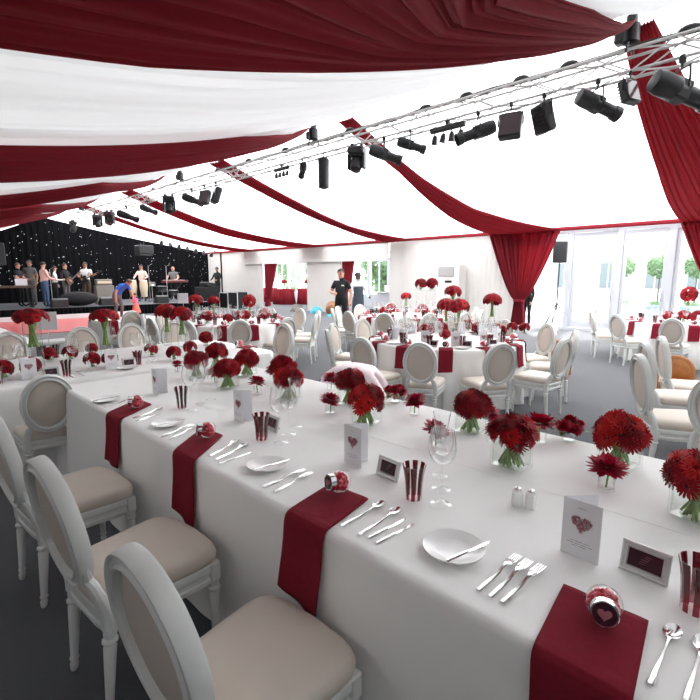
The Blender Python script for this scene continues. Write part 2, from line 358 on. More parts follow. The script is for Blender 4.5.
def tripod_speaker(t, h):
    obj('cabinet', MB().box((0, 0, h), (.42, .45, .72), ch=.03), M['lampblack'], t)
    obj('pole', MB().tube([(0, 0, .5), (0, 0, h-.36)], .022), M['lampblack'], t)
    for k in range(3):
        a = k*2.094+.3; obj('leg', MB().tube([(0, 0, .75), (.45*cos(a), .45*sin(a), .02)], .016), M['lampblack'], t)
tripod_speaker(thing('loudspeaker', 'dark loudspeaker on a tripod just outside the glass doors', 'speaker', (16.4, 5.9, 0), .3), 2.45)
# ------------------------------------------------------------------ annexe behind the openings
AX0, AX1, AY0, AY1 = XW+.2, 19.4, 11.4, 29.4
struct('wall_back', MB().box((AX1, (AY0+AY1)/2, .35), (.12, AY1-AY0, .7)).box((AX1, (AY0+AY1)/2, 2.72), (.12, AY1-AY0, .5)), M['frame'])
for k, y in enumerate([11.5+1.4*i for i in range(13)]):
    q = MB().box((AX1, y, 1.6), (.14, .22, 1.9), ch=.01).box((AX1, y+.7, 1.6), (.06, .07, 1.9)); w = struct('window_%d' % (k+2), q, M['frame'])
    obj('pane', MB().box((AX1, y+.7, 1.6), (.012, 1.3, 1.85)), M['pane'], w)
struct('ceiling', MB().box(((XW+AX1)/2+.1, (AY0+AY1)/2, 2.98), (AX1-XW+.1, AY1-AY0, .03)), M['liningR'])
struct('wall_left', MB().box(((XW+AX1)/2+.1, AY1, 1.5), (AX1-XW, .03, 3)), M['wallcloth']); struct('wall_right', MB().box(((XW+AX1)/2+.1, AY0, 1.5), (AX1-XW, .03, 3)), M['wallcloth'])
def bigtree(loc, h, r, label, seed):
    rs = random.Random(seed); t = thing('garden_tree', label, 'tree', loc)
    obj('trunk', MB().tube([(0, 0, 0), (.1, 0, h*.4), (0, .1, h*.7)], [.2, .15, .08]), M['bark'], t); q = MB()
    for k in range(2600):
        d = Vector((rs.gauss(0, 1), rs.gauss(0, 1), rs.gauss(0, 1))).normalized(); p = Vector((d.x*r, d.y*r, h*.55+d.z*h*.5))*1.0
        p = Vector((p.x*(.5+.6*rs.random()), p.y*(.5+.6*rs.random()), h*.55+(p.z-h*.55)*(.5+.55*rs.random())))
        R = align((rs.gauss(0, 1), rs.gauss(0, 1), rs.gauss(0, 1)+.3), rs.random()*6); s_ = .16+.1*rs.random()
        q.add([p+R @ Vector((a*s_, b*s_, 0)) for a, b in ((-1, 0), (0, -.6), (1.1, 0), (0, .6))], [[0, 1, 2, 3]])
    obj('foliage', q, M['foliage'], t)
for k, (x, y, h, r) in enumerate([(24, 15.8, 5, 1.8), (25, 20.5, 6, 2.0), (24, 26, 5, 1.9), (26, 31.5, 6, 2.2)]):
    bigtree((x, y, 0), h, r, ['leafy green tree seen through the window at the right end of the annexe', 'leafy green tree through the annexe windows, just right of the waiters', 'leafy green tree through the annexe windows behind the cocktail tables', 'leafy green tree through the annexe windows, farthest to the left'][k], k)
def cocktail():
    t = thing('cocktail_table', '', 'table')
    q = MB(); n = 72
    def rg(r, z, a): return [((r+a*sin(11*2*pi*i/n))*cos(2*pi*i/n), (r+a*sin(11*2*pi*i/n))*sin(2*pi*i/n), z) for i in range(n)]
    q.rings([rg(.1, .92, 0), rg(.57, .92, 0), rg(.6, .90, .005), rg(.60, .5, .03), rg(.66, .02, .045)])
    obj('tablecloth', q, M['swag'], t, ang=180); return t
KC = Kind(cocktail)
# ------------------------------------------------------------------ dance floor and stage
tag(obj('dance_floor', MB().box((.9, 16.5, .012), (4.04, 7.8, .024)), M['dwhite']), 'white glossy dance floor panels at the far left', 'dance floor')
tag(obj('dance_floor', MB().box((5.4, 18.0, .012), (4.9, 4.8, .024)), M['dred']), 'red dance floor panels in front of the stage', 'dance floor')
tag(obj('floor_edging', MB().box((3.4, 20.62, .085), (9.0, .16, .17)), M['dwhite']), 'low white edging kerb between red dance floor and black stage', 'edging')
st = thing('stage', 'low black stage with grey deck in front of the star cloth', 'stage', (7, 20.9, 0)); SZ = .42
obj('deck', MB().box((-.85, 2.75, SZ-.03), (11.7, 5.5, .06)), M['stage'], st)
def skirt(u, v): x = -6.7+11.7*u; return (x, -.02+.012*sin(x*40)+.008*sin(x*63), .005+(SZ-.01)*v)
obj('skirt', MB().grid(skirt, 500, 2), M['black'], st, ang=180)
# ------------------------------------------------------------------ chairs
def trap(s, z, n=40, cx=0., d=.235, wf=.240, wb=.195):
    r = []
    for i in range(n):
        a = 2*pi*i/n; c_, s_ = cos(a), sin(a); e = .34
        x = math.copysign(abs(c_)**e, c_)*d; w = wb+(wf-wb)*(x+d)/(2*d); y = math.copysign(abs(s_)**e, s_)*w
        if x > 0: x += .02*(1-(y/w)**2)
        r.append((cx+x*s, y*s, z))
    return r
TB = radians(9)
def bk(y, zz, off=0.):   # point on the tilted back plane, zz height above the oval centre
    return Vector((-.285-(zz)*sin(TB)+off*cos(TB), y, .745+zz*cos(TB)+off*sin(TB)))
def chair():
    t = thing('oval_back_chair', '', 'chair')
    obj('seat', MB().rings([trap(.97, .43), trap(1.0, .44), trap(1.015, .462), trap(.99, .482), trap(.93, .496), trap(.78, .508), trap(.5, .515), trap(.15, .517)]), M['vinyl'], t, ang=80)
    obj('seat_frame', MB().rings([trap(.90, .345), trap(.985, .345), trap(.995, .352), trap(.995, .366), trap(.97, .372), trap(.97, .388), trap(.995, .394), trap(1.0, .405), trap(1.0, .426), trap(.97, .434)]), M['paint'], t)
    prof = [(.011, 0), (.015, .008), (.017, .03), (.012, .042), (.017, .05), (.018, .058), (.014, .066), (.0155, .075), (.024, .285), (.018, .296), (.028, .306), (.028, .314), (.019, .322), (.024, .335), (.024, .35)]
    fl = lambda a, z: 1-.07*(.5+.5*cos(10*a)) if .07 < z < .29 else 1
    for sx, sy in ((1, 1), (1, -1), (-1, 1), (-1, -1)):
        x, y = (.205, .205*sy) if sx > 0 else (-.205, .168*sy)
        q = MB().lathe(prof, 30, mod=fl)
        q.v = [(vx-(.35-vz)*(.08 if sx < 0 else -.01), vy, vz) for vx, vy, vz in q.v]
        q.box((0, 0, .39), (.05, .05, .085), ch=.006)
        obj('leg', q, M['paint'], t, (x, y, 0))
    q = MB(); n = 56
    def ring(ka, kb, off): return [bk(ka*sin(2*pi*i/n), -kb*cos(2*pi*i/n), off) for i in range(n)]
    A, B = .196, .250
    P = [(.040, .022), (.042, .016), (.042, -.018), (.039, -.026), (.031, -.030), (.026, -.022), (.010, -.019), (.005, -.026), (-.002, -.026), (-.005, -.018), (-.005, .018), (-.002, .027), (.005, .029), (.011, .021), (.027, .021), (.033, .030), (.040, .028)]
    rr = [ring(A-w, B-w, o) for w, o in P]; rr.append(rr[0])
    q.rings(rr, cap0=False, cap1=False)
    for sy in (1, -1):      # curved stiles from the seat block into the oval
        pts = [(-.205, .168*sy, .36), (-.213, .170*sy, .43), (-.228, .166*sy, .48), (-.243, .150*sy, .53), bk(.130*sy, -.185), bk(.150*sy, -.145), bk(.172*sy, -.09)]
        q.tube(pts, [.028, .029, .028, .026, .026, .022, .012], 10, .85, up=(1, 0, 0))
    obj('back_frame', q, M['paint'], t, ang=32)
    def pad(k, off): return [bk(k*(A-.045)*sin(2*pi*i/n), -k*(B-.045)*cos(2*pi*i/n), off) for i in range(n)]
    obj('backrest', MB().rings([pad(.1, -.016), pad(.6, -.014), pad(.93, -.010), pad(1., -.004), pad(1., .008), pad(.93, .02), pad(.6, .030), pad(.1, .034)]), M['backpad'], t, ang=80)
    return t
KCH = Kind(chair)
def chair_at(x, y, rz, label, group=None, s=None): return KCH.put((x, y, 0), rz, label, group, s)
chair_at(.685, 1.05, radians(3), 'white oval-back chair with cream seat nearest the camera, bottom left')
chair_at(.68, 1.86, radians(4), 'white oval-back chair with cream seat, second along the near side of the long table')
chair_at(.67, 2.72, radians(4), 'white oval-back chair cut by the left photo edge, third along the long table')
chair_at(.90, 4.27, radians(86), 'white oval-back chair squeezed between the two long tables, seen from behind').scale = (.9,)*3
# ------------------------------------------------------------------ tablecloths
def rrect(x0, x1, y0, y1, r, n=8, step=.03):
    pts = []
    for cx, cy, a0 in ((x1-r, y1-r, 0), (x0+r, y1-r, 90), (x0+r, y0+r, 180), (x1-r, y0+r, 270)):
        pts += [(cx+r*cos(radians(a0+90*i/n)), cy+r*sin(radians(a0+90*i/n))) for i in range(n+1)]
    out = []
    for a, b in zip(pts, pts[1:]+pts[:1]):
        L = math.dist(a, b); k = max(1, int(L/step))
        out += [(a[0]+(b[0]-a[0])*i/k, a[1]+(b[1]-a[1])*i/k) for i in range(k)]
    return out
def long_cloth(label, x0, x1, y0, y1, flare=.035, amp=.012, seed=0, cr=.12):
    rs = random.Random(seed); base = rrect(x0, x1, y0, y1, cr, 8); n = len(base); q = MB()
    cx, cy = (x0+x1)/2, (y0+y1)/2; nor = []; acc = 0; ss = []
    for i in range(n):
        a, b = base[i-1], base[(i+1) % n]; t = Vector((b[0]-a[0], b[1]-a[1])).normalized(); nor.append((t.y, -t.x)); ss.append(acc); acc += math.dist(base[i], base[(i+1) % n])
    cor = [(x0, y0), (x0, y1), (x1, y0), (x1, y1)]
    def ring(off, z):
        k = 1-z/T; r = []; cx_, cy_ = (x0+x1)/2, (y0+y1)/2
        for (x, y), (nx, ny), s_ in zip(base, nor, ss):
            dc = min(math.dist((x, y), c) for c in cor); bo = math.exp(-(dc/.25)**2)
            w = (amp*(sin(s_*9+seed)+.6*sin(s_*21+2))*(.35+k)+.05*bo*sin(dc*34))*max(0, k)**.8
            r.append((x+nx*(off+flare*max(0, k)**1.3+w), y+ny*(off+flare*max(0, k)**1.3+w), z))
        return r
    q.rings([ring(-.048, T), ring(-.034, T), ring(-.022, T-.001), ring(-.010, T-.005), ring(-.003, T-.012), ring(.001, T-.025), ring(.002, T-.06), ring(.002, .6), ring(.002, .45), ring(.002, .3), ring(.002, .15), ring(.002, .012)], cap0=True, cap1=False)
    return tag(obj('tablecloth', q, M['cloth'], ang=60), label, 'tablecloth')
near = long_cloth('white tablecloth over the long banquet table in the foreground', 1.0, 2.57, -1.3, 4.19, amp=.006, cr=.05)
obj('fold_crease', MB().grid(lambda u, v: (1.835+.012*(v-.5), -1.25+5.4*u, T+.0003+.0014*(1-abs(2*v-1))), 40, 4), M['cloth'], near)
long_cloth('white tablecloth over the second long table behind the left end of the first', -.9, 3.3, 4.36, 5.95, seed=3)
long_cloth('white tablecloth over the small table near the dance floor, red napkin on its corner', 3.15, 4.45, 9.6, 10.6, seed=5)
def round_cloth(c, label, R=1.05, folds=17, seed=0):
    n = 272; q = MB(); rs = random.Random(seed); ph = rs.random()*6
    def rg(r, z, a):
        o = []
        for i in range(n):
            t = 2*pi*i/n; k = r+a*(sin(folds*t+ph)+.5*sin(folds*1.7*t+2*ph)); o.append((k*cos(t), k*sin(t), z))
        return o
    q.rings([rg(.2, T, 0), rg(R-.08, T, 0), rg(R-.012, T-.001, 0), rg(R, T-.008, 0), rg(R+.005, T-.06, .002), rg(R+.01, .55, .012), rg(R+.02, .35, .024), rg(R+.03, .18, .034), rg(R+.035, .015, .042)], cap1=False)
    return tag(obj('tablecloth', q, M['cloth'], loc=(c[0], c[1], 0), ang=180), label, 'tablecloth')
# ------------------------------------------------------------------ small table things
def heart(s, n=28):
    return [(s*.0625*16*sin(2*pi*i/n)**3, s*.0625*(13*cos(2*pi*i/n)-5*cos(4*pi*i/n)-2*cos(6*pi*i/n)-cos(8*pi*i/n))) for i in range(n)]
def text_mb(s, size, mi=0):
    cu = bpy.data.curves.new('lettering', 'FONT'); cu.body = s; cu.size = size; cu.align_x = 'CENTER'; cu.resolution_u = 1
    o = bpy.data.objects.new('lettering', cu); C.objects.link(o); bpy.context.view_layer.update()
    me = bpy.data.meshes.new_from_object(o.evaluated_get(bpy.context.evaluated_depsgraph_get()))
    q = MB(); q.add([v.co.copy() for v in me.vertices], [list(p.vertices) for p in me.polygons], mi)
    bpy.data.objects.remove(o); bpy.data.curves.remove(cu); bpy.data.meshes.remove(me); return q
def napkin_mesh(wid=.205, top=.265, hang=.29, skew=0., seed=0, th=.005):
    # local: the table edge runs along y at x = 0, -x lies on the table
    rs = random.Random(seed); a1, a2 = rs.uniform(-.02, .02), rs.uniform(-.015, .015)
    pts = [(-top, .006), (-top*.7, .006), (-top*.4, .006), (-.05, .007), (-.02, .007), (.0, .005), (.011, -.006), (.016, -.03), (.017, -.10), (.021, -.17), (.027, -.23), (.034, -hang)]
    def f(u, v):
        k = u*(len(pts)-1); i = min(int(k), len(pts)-2); fr_ = k-i
        x = pts[i][0]+(pts[i+1][0]-pts[i][0])*fr_; z = pts[i][1]+(pts[i+1][1]-pts[i][1])*fr_
        y = (v-.5)*wid
        h = max(0, -z)/hang
        ys = y+skew*max(0, -x)+a1*h+(.0 if x > 0 else 0)
        if h > 0: x += .006*h*(1+sin(v*7+seed)); z -= a2*(v-.5)*4*h
        return (x, ys, z+(.0015*sin(v*9+u*11) if x < -.03 else 0)+.002)
    q = MB().grid(f, 44, 14)
    return q
def napkin(meshq, loc, rz, label, group=None):
    return tag(obj('napkin', meshq, M['linen'], loc=loc, rot=(0, 0, rz), solid=.006, ang=180), label, 'napkin', group)
def jar():
    # lies on its side: axis along +x, lid at +x
    t = thing('sweet_jar', '', 'jar'); RX = Matrix.Rotation(radians(90), 3, 'Y') @ Matrix.Identity(3); r = .043
    prof = [(.012, -.045), (.026, -.043), (.036, -.034), (.042, -.018), (.043, 0), (.040, .014), (.033, .024), (.030, .030)]
    Rt = Matrix.Rotation(radians(-8), 3, 'Y')
    obj('glass_body', MB().lathe(prof, 28, (0, 0, .044), R=Rt @ RX, cap1=False), M['glass'], t)
    q = MB(); rs = random.Random(5)
    for k in range(120):
        d = Vector((rs.gauss(0, 1), rs.gauss(0, 1), rs.gauss(0, 1))).normalized()*(.0335*rs.random()**.35)
        q.ball(Vector((-.006, 0, .043))+Vector((d.x*.95, d.y, d.z)), .0085, 8, 6)
    obj('sweets', q, M['candy'], t)
    lid = obj('lid', MB().lathe([(.030, .026), (.0325, .027), (.033, .044), (.032, .049), (.030, .0495), (.029, .048), (.01, .048)], 30, (0, 0, .044), R=Rt @ RX), M['steel'], t)
    h = MB().prism([(-y, x) for x, y in heart(.016)], 0, .0015); R2 = Rt @ RX
    h.v = [tuple(Vector((0, 0, .044))+R2 @ Vector((-vx if False else vx, vy, vz+.0492))) for vx, vy, vz in h.v]
    obj('heart_emblem', h, M['pink'], lid)
    d = MB().lathe([(.001, .0485), (.0275, .0488)], 24, (0, 0, .044), R=R2, cap0=False, cap1=False); obj('dark_disc', d, M['photo'], lid)
    return t
KJ = Kind(jar)
def tumbler():
    t = MB(); n = 40
    def mis(k, i): return 1 if (i % 5) < 3 else 0
    prof = [(.002, .012), (.028, .012), (.0295, .03), (.031, .06), (.034, .09), (.039, .118), (.045, .142), (.0465, .142), (.041, .118), (.0365, .09), (.0335, .06), (.032, .03), (.031, .003), (.029, 0), (.002, 0)]
    t.lathe(prof[:-1], n, cap0=True, cap1=False, mis=lambda k, i: mis(k, i) if 2 <= k <= 11 else 0)
    return tag(obj('striped_tumbler', t, [M['glass'], M['ruby']]), '', 'glass')
KTU = Kind(tumbler)
def stemglass(bowl, hs, foot=.038):
    def mk():
        pr = [(foot, .001), (foot, .0022), (foot*.5, .006), (.006, .014), (.004, .03), (.0038, hs-.02), (.006, hs-.006)]+[(r, z) for r, z in bowl]+[(r-.0012, z) for r, z in reversed(bowl)][:-1]+[(.001, hs+.004)]
        return tag(obj('stem_glass', MB().lathe(pr, 28, cap0=False), M['glass']), '', 'glass')
    return Kind(mk)
KWA = stemglass([(.010, .165), (.034, .178), (.048, .20), (.053, .225), (.051, .255), (.043, .30)], .165, .042)
KWB = stemglass([(.010, .150), (.030, .160), (.043, .182), (.046, .205), (.044, .23), (.037, .265)], .150, .038)
KFL = stemglass([(.006, .125), (.012, .145), (.022, .19), (.031, .24), (.039, .29)], .125, .036)
def plate(r):
    def mk():
        t = thing('side_plate', '', 'plate')
        obj('plate_body', MB().lathe([(.001, .004), (r*.55, .004), (r*.62, .007), (r*.8, .013), (r, .019), (r*1.005, .021), (r*.99, .022), (r*.8, .016), (r*.62, .0095), (r*.55, .007), (.001, .007)], 48), M['porcelain'], t); return t
    return Kind(mk)
KP = plate(.098)
def strip(q, outline, z, th=.0028):   # outline: list of (x, halfwidth); z(x)
    top = []; rr = []
    for x, w in outline:
        zz = z(x); rr.append([(x, -w, zz), (x, -w*.6, zz+th), (x, w*.6, zz+th), (x, w, zz), (x, 0, zz-.0004)])
    return q.rings(rr)
def fork():
    z = lambda x: .001+.010*math.exp(-((x-.155)/.035)**2)+.004*math.exp(-((x-.02)/.06)**2)
    q = strip(MB(), [(0, .0065), (.004, .008), (.06, .0072), (.11, .0052), (.14, .0042), (.155, .006), (.165, .0115), (.180, .0135)], z, .0035)
    for k in range(4):
        y = (k-1.5)*.0074; pts = [(x, y, z(x)+.002) for x in (.178, .195, .21, .228, .243)]
        q.tube(pts, [.0024, .0022, .002, .0018, .001], 6)
    return tag(obj('fork', q, M['steel']), '', 'cutlery')
def spoon():
    z = lambda x: .001+.008*math.exp(-((x-.165)/.03)**2)+.004*math.exp(-((x-.02)/.06)**2)
    q = strip(MB(), [(0, .006), (.004, .0075), (.05, .0065), (.10, .0042), (.14, .0032), (.172, .0045), (.182, .008)], z, .0035)
    n = 20; rr = []
    for k in range(7):
        s_ = 1-k/6.2; dep = .008*(1-s_*s_)
        rr.append([(.206+.031*s_*cos(2*pi*i/n), .0195*s_*sin(2*pi*i/n), .0105-dep) for i in range(n)])
    q.rings(rr, cap0=False); 
    rr = [[(.206+.032*s_*cos(2*pi*i/n), .0205*s_*sin(2*pi*i/n), .0112-.009*(1-s_*s_)-(.001 if s_ < .99 else 0)) for i in range(n)] for s_ in (1, .8, .6, .4, .2)]
    q.rings(rr, cap0=False)
    return tag(obj('spoon', q, M['steel']), '', 'cutlery')
def knife():
    t = thing('knife', '', 'cutlery')
    obj('handle', strip(MB(), [(0, .006), (.003, .0085), (.06, .0075), (.115, .006)], lambda x: .0015, .006), M['steel'], t)
    q = MB().add([(.113, -.005, .002), (.15, -.0085, .002), (.20, -.009, .002), (.235, -.004, .002), (.245, .005, .002), (.20, .007, .002), (.113, .005, .002)], [[0, 1, 2, 3, 4, 5, 6]])
    obj('blade', q, M['steel'], t, solid=.0022, smooth=False); return t
KF, KS, KK = Kind(fork), Kind(spoon), Kind(knife)
def menu():
    # stands on z=0, printed leaf faces -x, fold at +y side... leaves open away from the camera
    t = thing('menu_card', '', 'card'); w, h = .112, .185
    q = MB().add([(0, -w/2, 0), (0, w/2, 0), (0, w/2, h), (0, -w/2, h)], [[0, 1, 2, 3]])
    q.add([(0, w/2, 0), (.085, -w/2+.04, 0), (.085, -w/2+.04, h), (0, w/2, h)], [[0, 1, 2, 3]])
    obj('folded_card', q, M['card'], t, solid=.0012, smooth=False)
    ht = MB(); rs = random.Random(2); H = heart(.030)
    def inside(x, y):
        c = False
        for (a, b), (c_, d) in zip(H, H[1:]+H[:1]):
            if (b > y) != (d > y) and x < (c_-a)*(y-b)/(d-b)+a: c = not c
        return c
    n_ = 0
    while n_ < 420:
        x, y = rs.uniform(-.03, .03), rs.uniform(-.034, .03)
        if not inside(x, y): continue
        n_ += 1; a = rs.random()*6.3; r = rs.uniform(.0015, .0035)
        ht.tube([(-.0012, -x+r*cos(a+b), .112+y+r*sin(a+b)) for b in (0, 1.2, 2.4, 3.6)], .0004, 3)
    obj('scrolled_heart', ht, M['pink'], t)
    tx = text_mb('MENU', .009); tt = MB()
    tt.join(tx, Matrix(((0, 0, 0, -.0012), (-1, 0, 0, 0), (0, 1, 0, .158), (0, 0, 0, 1))))
    obj('lettering', tt, M['ink'], t, smooth=False)
    ln = MB()
    for k, (z, ws) in enumerate(((.052, (.012, .02, .016)), (.044, (.02, .014, .018, .01)), (.037, (.016, .022)))):
        x0 = -sum(ws)/2-.002*len(ws)
        for wd in ws:
            ln.box((-.001, -(x0+wd/2), z), (.0004, wd, .0016)); x0 += wd+.004
    obj('small_print', ln, M['ink'], t, smooth=False)
    return t
KM = Kind(menu)
def pframe():
    t = thing('photo_frame', '', 'frame'); w, h = .125, .088; q = MB()
    R = Matrix.Rotation(radians(14), 3, 'Y')
    def P(a, b, d): return R @ Vector((-d, a, b))
    def rect(iw, ih, d): return [P(-iw, h/2-ih, d), P(iw, h/2-ih, d), P(iw, h/2+ih, d), P(-iw, h/2+ih, d)]
    W, H_ = w/2, h/2
    q.rings([rect(W, H_, 0), rect(W, H_, .010), rect(W-.006, H_-.006, .013), rect(W-.010, H_-.010, .009), rect(W-.016, H_-.016, .012), rect(W-.019, H_-.019, .006)], cap1=False)
    obj('silver_border', q, M['silver'], t, smooth=False)
    pr = obj('print', MB().rings([rect(W-.0185, H_-.0185, .002), rect(W-.0185, H_-.0185, .0065)]), M['photo'], t, smooth=False)
    ln = MB(); rs = random.Random(4)
    for k in range(5):
        ww = rs.uniform(.012, .028); c = P(-.008+.004*k, h/2+.014-.006*k, .0068); ln.box(c, (.0004, ww, .0011), R)
    obj('small_print', ln, M['pink'], pr, smooth=False)
    obj('back_strut', MB().box((.028, 0, h*.38), (.003, .03, h*.85), Matrix.Rotation(radians(-22), 3, 'Y')), M['lampblack'], t)
    return t
KFR = Kind(pframe)
# ------------------------------------------------------------------ flowers
def gerbera_mesh(R, m, seed, low=False):
    q = MB(); rs = random.Random(seed)
    for layer, (n, r, up, z0) in enumerate(((19, 1., .34, 0), (17, .86, .62, .02), (14, .62, .95, .05)) if not low else ((13, 1., .2, 0), (10, .75, .42, .05))):
        for i in range(n):
            a = 2*pi*(i+.5*layer)/n+rs.uniform(-.06, .06); rl = R*r*rs.uniform(.92, 1.06); w = R*(.105 if not low else .24)*r; t = rs.uniform(-.05, .05)
            pts = []
            for k, (s_, ww) in enumerate(((.12, .35), (.45, .85), (.8, 1.), (1., .45))):
                z = R*(z0+up*(s_**1.3)*(1-.45*s_)+t*s_)-(R*.10*s_**3)
                for sg in (-1, 1): pts.append((rl*s_*cos(a)-sg*w*ww*sin(a)*.9, rl*s_*sin(a)+sg*w*ww*cos(a)*.9, z+(.03*R if sg > 0 else 0)))
            q.add(pts, [[0, 2, 3, 1], [2, 4, 5, 3], [4, 6, 7, 5]])
    return q.mesh('flower_head', m, True, 180)
def center_mesh(R): return MB().lathe([(R*.30, .02*R), (R*.30, .16*R), (R*.2, .22*R), (R*.08, .2*R)], 14).mesh('flower_center', M['eye'])
GM = [gerbera_mesh(.054, M[k], i) for i, k in enumerate(('red0', 'red1', 'red2'))]; GC = center_mesh(.046)
def dome_dirs(n, tmax, seed):
    rs = random.Random(seed); o = []
    for i in range(n):
        cz = 1-(i+.35)/n*(1-cos(tmax)); a = i*2.39996+rs.uniform(-.2, .2); s_ = sqrt(max(0, 1-cz*cz)); o.append(Vector((s_*cos(a), s_*sin(a), cz)))
    return o
def stems_mb(n, r0, r1, z0, z1, seed, rad=.004):
    q = MB(); rs = random.Random(seed)
    for i in range(n):
        a = rs.random()*6.28; b = a+rs.uniform(1.5, 3.); s_, e = sqrt(rs.random()), sqrt(rs.random())
        q.tube([(r0*s_*cos(b), r0*s_*sin(b), z0), (.4*(r0*s_*cos(b)+r1*e*cos(a)), .4*(r0*s_*sin(b)+r1*e*sin(a)), (z0+z1)/2), (r1*e*cos(a), r1*e*sin(a), z1)], rad, 5)
    return q
def square_vase(t, w, h):
    def sq(k, z): 
        c_ = .007; return [(k-c_, -k, z), (k, -k+c_, z), (k, k-c_, z), (k-c_, k, z), (-k+c_, k, z), (-k, k-c_, z), (-k, -k+c_, z), (-k+c_, -k, z)]
    q = MB().rings([sq(w/2-.001, .001), sq(w/2, .003), sq(w/2, h), sq(w/2-.006, h), sq(w/2-.006, .014), sq(.02, .013)], cap0=False)
    v = obj('square_vase', q, M['vase'], t, smooth=False)
    obj('water', MB().rings([sq(w/2-.008, .015), sq(w/2-.008, h*.8)]), M['water'], v, smooth=False)
def gerbera_vase(loc, rz, label, n=17, w=.142, h=.135, hr=.088, seed=0, bright=.2, zoff=.0):
    t = thing('gerbera_arrangement', label, 'flowers', loc, rz); square_vase(t, w, h); rs = random.Random(seed)
    obj('stems', stems_mb(30, w*.40, .055, .016, h+.03, seed, .0048), M['stem'], t)
    c = Vector((0, 0, h+.030+zoff))
    for d in dome_dirs(int(n*1.25), radians(112), seed):
        k = 2 if rs.random() < bright else (1 if rs.random() < .4 else 0)
        f = obj('flower_head', GM[k], None, t); f.rotation_euler = align((d+Vector((rs.gauss(0, .28), rs.gauss(0, .28), .12)))).to_euler(); f.location = c+Vector((d.x*hr, d.y*hr, d.z*hr*.82))*rs.uniform(.80, 1.08); f.scale = (rs.uniform(.85, 1.1),)*3
        obj('flower_center', GC, None, f)
    return t
def dahlia_mesh(R, m, seed):
    q = MB(); rs = random.Random(seed)
    for layer, (n, th, r) in enumerate(((20, 108, 1.), (20, 88, 1.), (18, 70, .98), (15, 52, .92), (11, 35, .84), (7, 16, .74))):
        for i in range(n):
            a = 2*pi*(i+.5*layer)/n+rs.uniform(-.1, .1); th2 = radians(th+rs.uniform(-8, 8)); L = R*r*rs.uniform(.85, 1.1); w = R*.17
            d = Vector((sin(th2)*cos(a), sin(th2)*sin(a), cos(th2)*.8)); sd = Vector((-sin(a), cos(a), 0)); up = d.cross(sd)
            pts = []
            for s_, ww in ((.15, .5), (.5, 1.), (.8, .8), (1., .08)):
                for sg in (-1, 1): pts.append(d*L*s_+sd*w*ww*sg-up*(.03*R if abs(ww) > .3 else 0)*1.)
            q.add(pts, [[0, 2, 3, 1], [2, 4, 5, 3], [4, 6, 7, 5]])
    return q.mesh('flower_head', m, True, 180)
DM = [dahlia_mesh(.080, M['dah'], 1), dahlia_mesh(.080, M['dah'], 5)]
def dahlia_vase(loc, rz, label, k=0, s=1.):
    t = thing('dahlia_bud_vase', label, 'flowers', loc, rz)
    obj('bud_vase', MB().lathe([(.002, 0), (.028, 0), (.031, .003), (.031, .06), (.029, .063), (.027, .06), (.027, .012), (.002, .01)], 24), M['vase'], t)
    obj('stem', MB().tube([(0, 0, .012), (.004, 0, .06), (0, 0, .10)], .004, 6), M['stem'], t)
    obj('flower_head', DM[k % 2], None, t, (0, 0, .10), (.15*sin(k*2.1)-.12, .2*cos(k*1.3)-.2, k)); 
    t.scale = (s,)*3; return t
def posy(loc, label, seed):     # low mix of red heads and variegated leaves
    t = thing('leafy_posy', label, 'flowers', loc); rs = random.Random(seed)
    obj('bud_vase', MB().lathe([(.002, 0), (.03, 0), (.032, .003), (.032, .05), (.03, .05), (.028, .012), (.002, .01)], 24), M['vase'], t)
    q = MB()
    for k in range(46):
        a = rs.random()*6.28; e = rs.uniform(-.1, 1.0); d = Vector((cos(a)*cos(e), sin(a)*cos(e), sin(e))); p = Vector((0, 0, .055))+d*.03; R = align(d.cross(Vector((0, 0, 1))).cross(d)+Vector((rs.gauss(0, .4), rs.gauss(0, .4), 0)), 0)
        s_ = d.cross(Vector((0, 0, 1))).normalized(); L = rs.uniform(.04, .075)
        q.add([p, p+d*L*.5+s_*.013, p+d*L-Vector((0, 0, .012)), p+d*L*.5-s_*.013], [[0, 1, 2, 3]])
    obj('leaves', q, M['leaf'], t)
    for k in range(5):
        a = k*1.3+seed; f = obj('flower_head', DM[k % 2], None, t, (.05*cos(a), .05*sin(a), .085+.01*(k % 3)), (.6*sin(a)*-1, .6*cos(a), 0)); f.scale = (.52,)*3
    return t
# low detail bunch used on the far tables, one mesh of heads
GL = {}
def bunch_mesh(n, hr, flat, seed, tm=108):
    q = MB(); rs = random.Random(seed); base = [gerbera_mesh(.05, M['red1'], 50+i, True) for i in range(2)]
    for d in dome_dirs(n, radians(tm), seed):
        me = base[rs.randrange(2)]; R = align(d+Vector((0, 0, .1))); p = Vector((d.x*hr, d.y*hr, d.z*hr*flat))
        q.add([p+R @ v.co for v in me.vertices], [list(f.vertices) for f in me.polygons], rs.choice((0, 0, 1, 1, 1, 2)))
        R2 = R; cv = [p+R2 @ Vector((.012*cos(i*pi/3), .012*sin(i*pi/3), .011)) for i in range(6)]; q.add(cv, [list(range(6))], 3)
    return q.mesh('flower_heads', [M['red0'], M['red1'], M['red2'], M['eye']], True, 180)
BM = dict(big=bunch_mesh(26, .155, .55, 1, 100), mid=bunch_mesh(18, .105, .75, 2), ball=bunch_mesh(26, .115, 1., 3, 150), small=bunch_mesh(11, .062, .85, 4, 110))
def cyl_vase(t, r, h, m='vase'):
    obj('glass_vase', MB().lathe([(.002, 0), (r-.002, 0), (r, .004), (r, h), (r-.004, h), (r-.004, .016), (.002, .014)], 28), M[m], t)
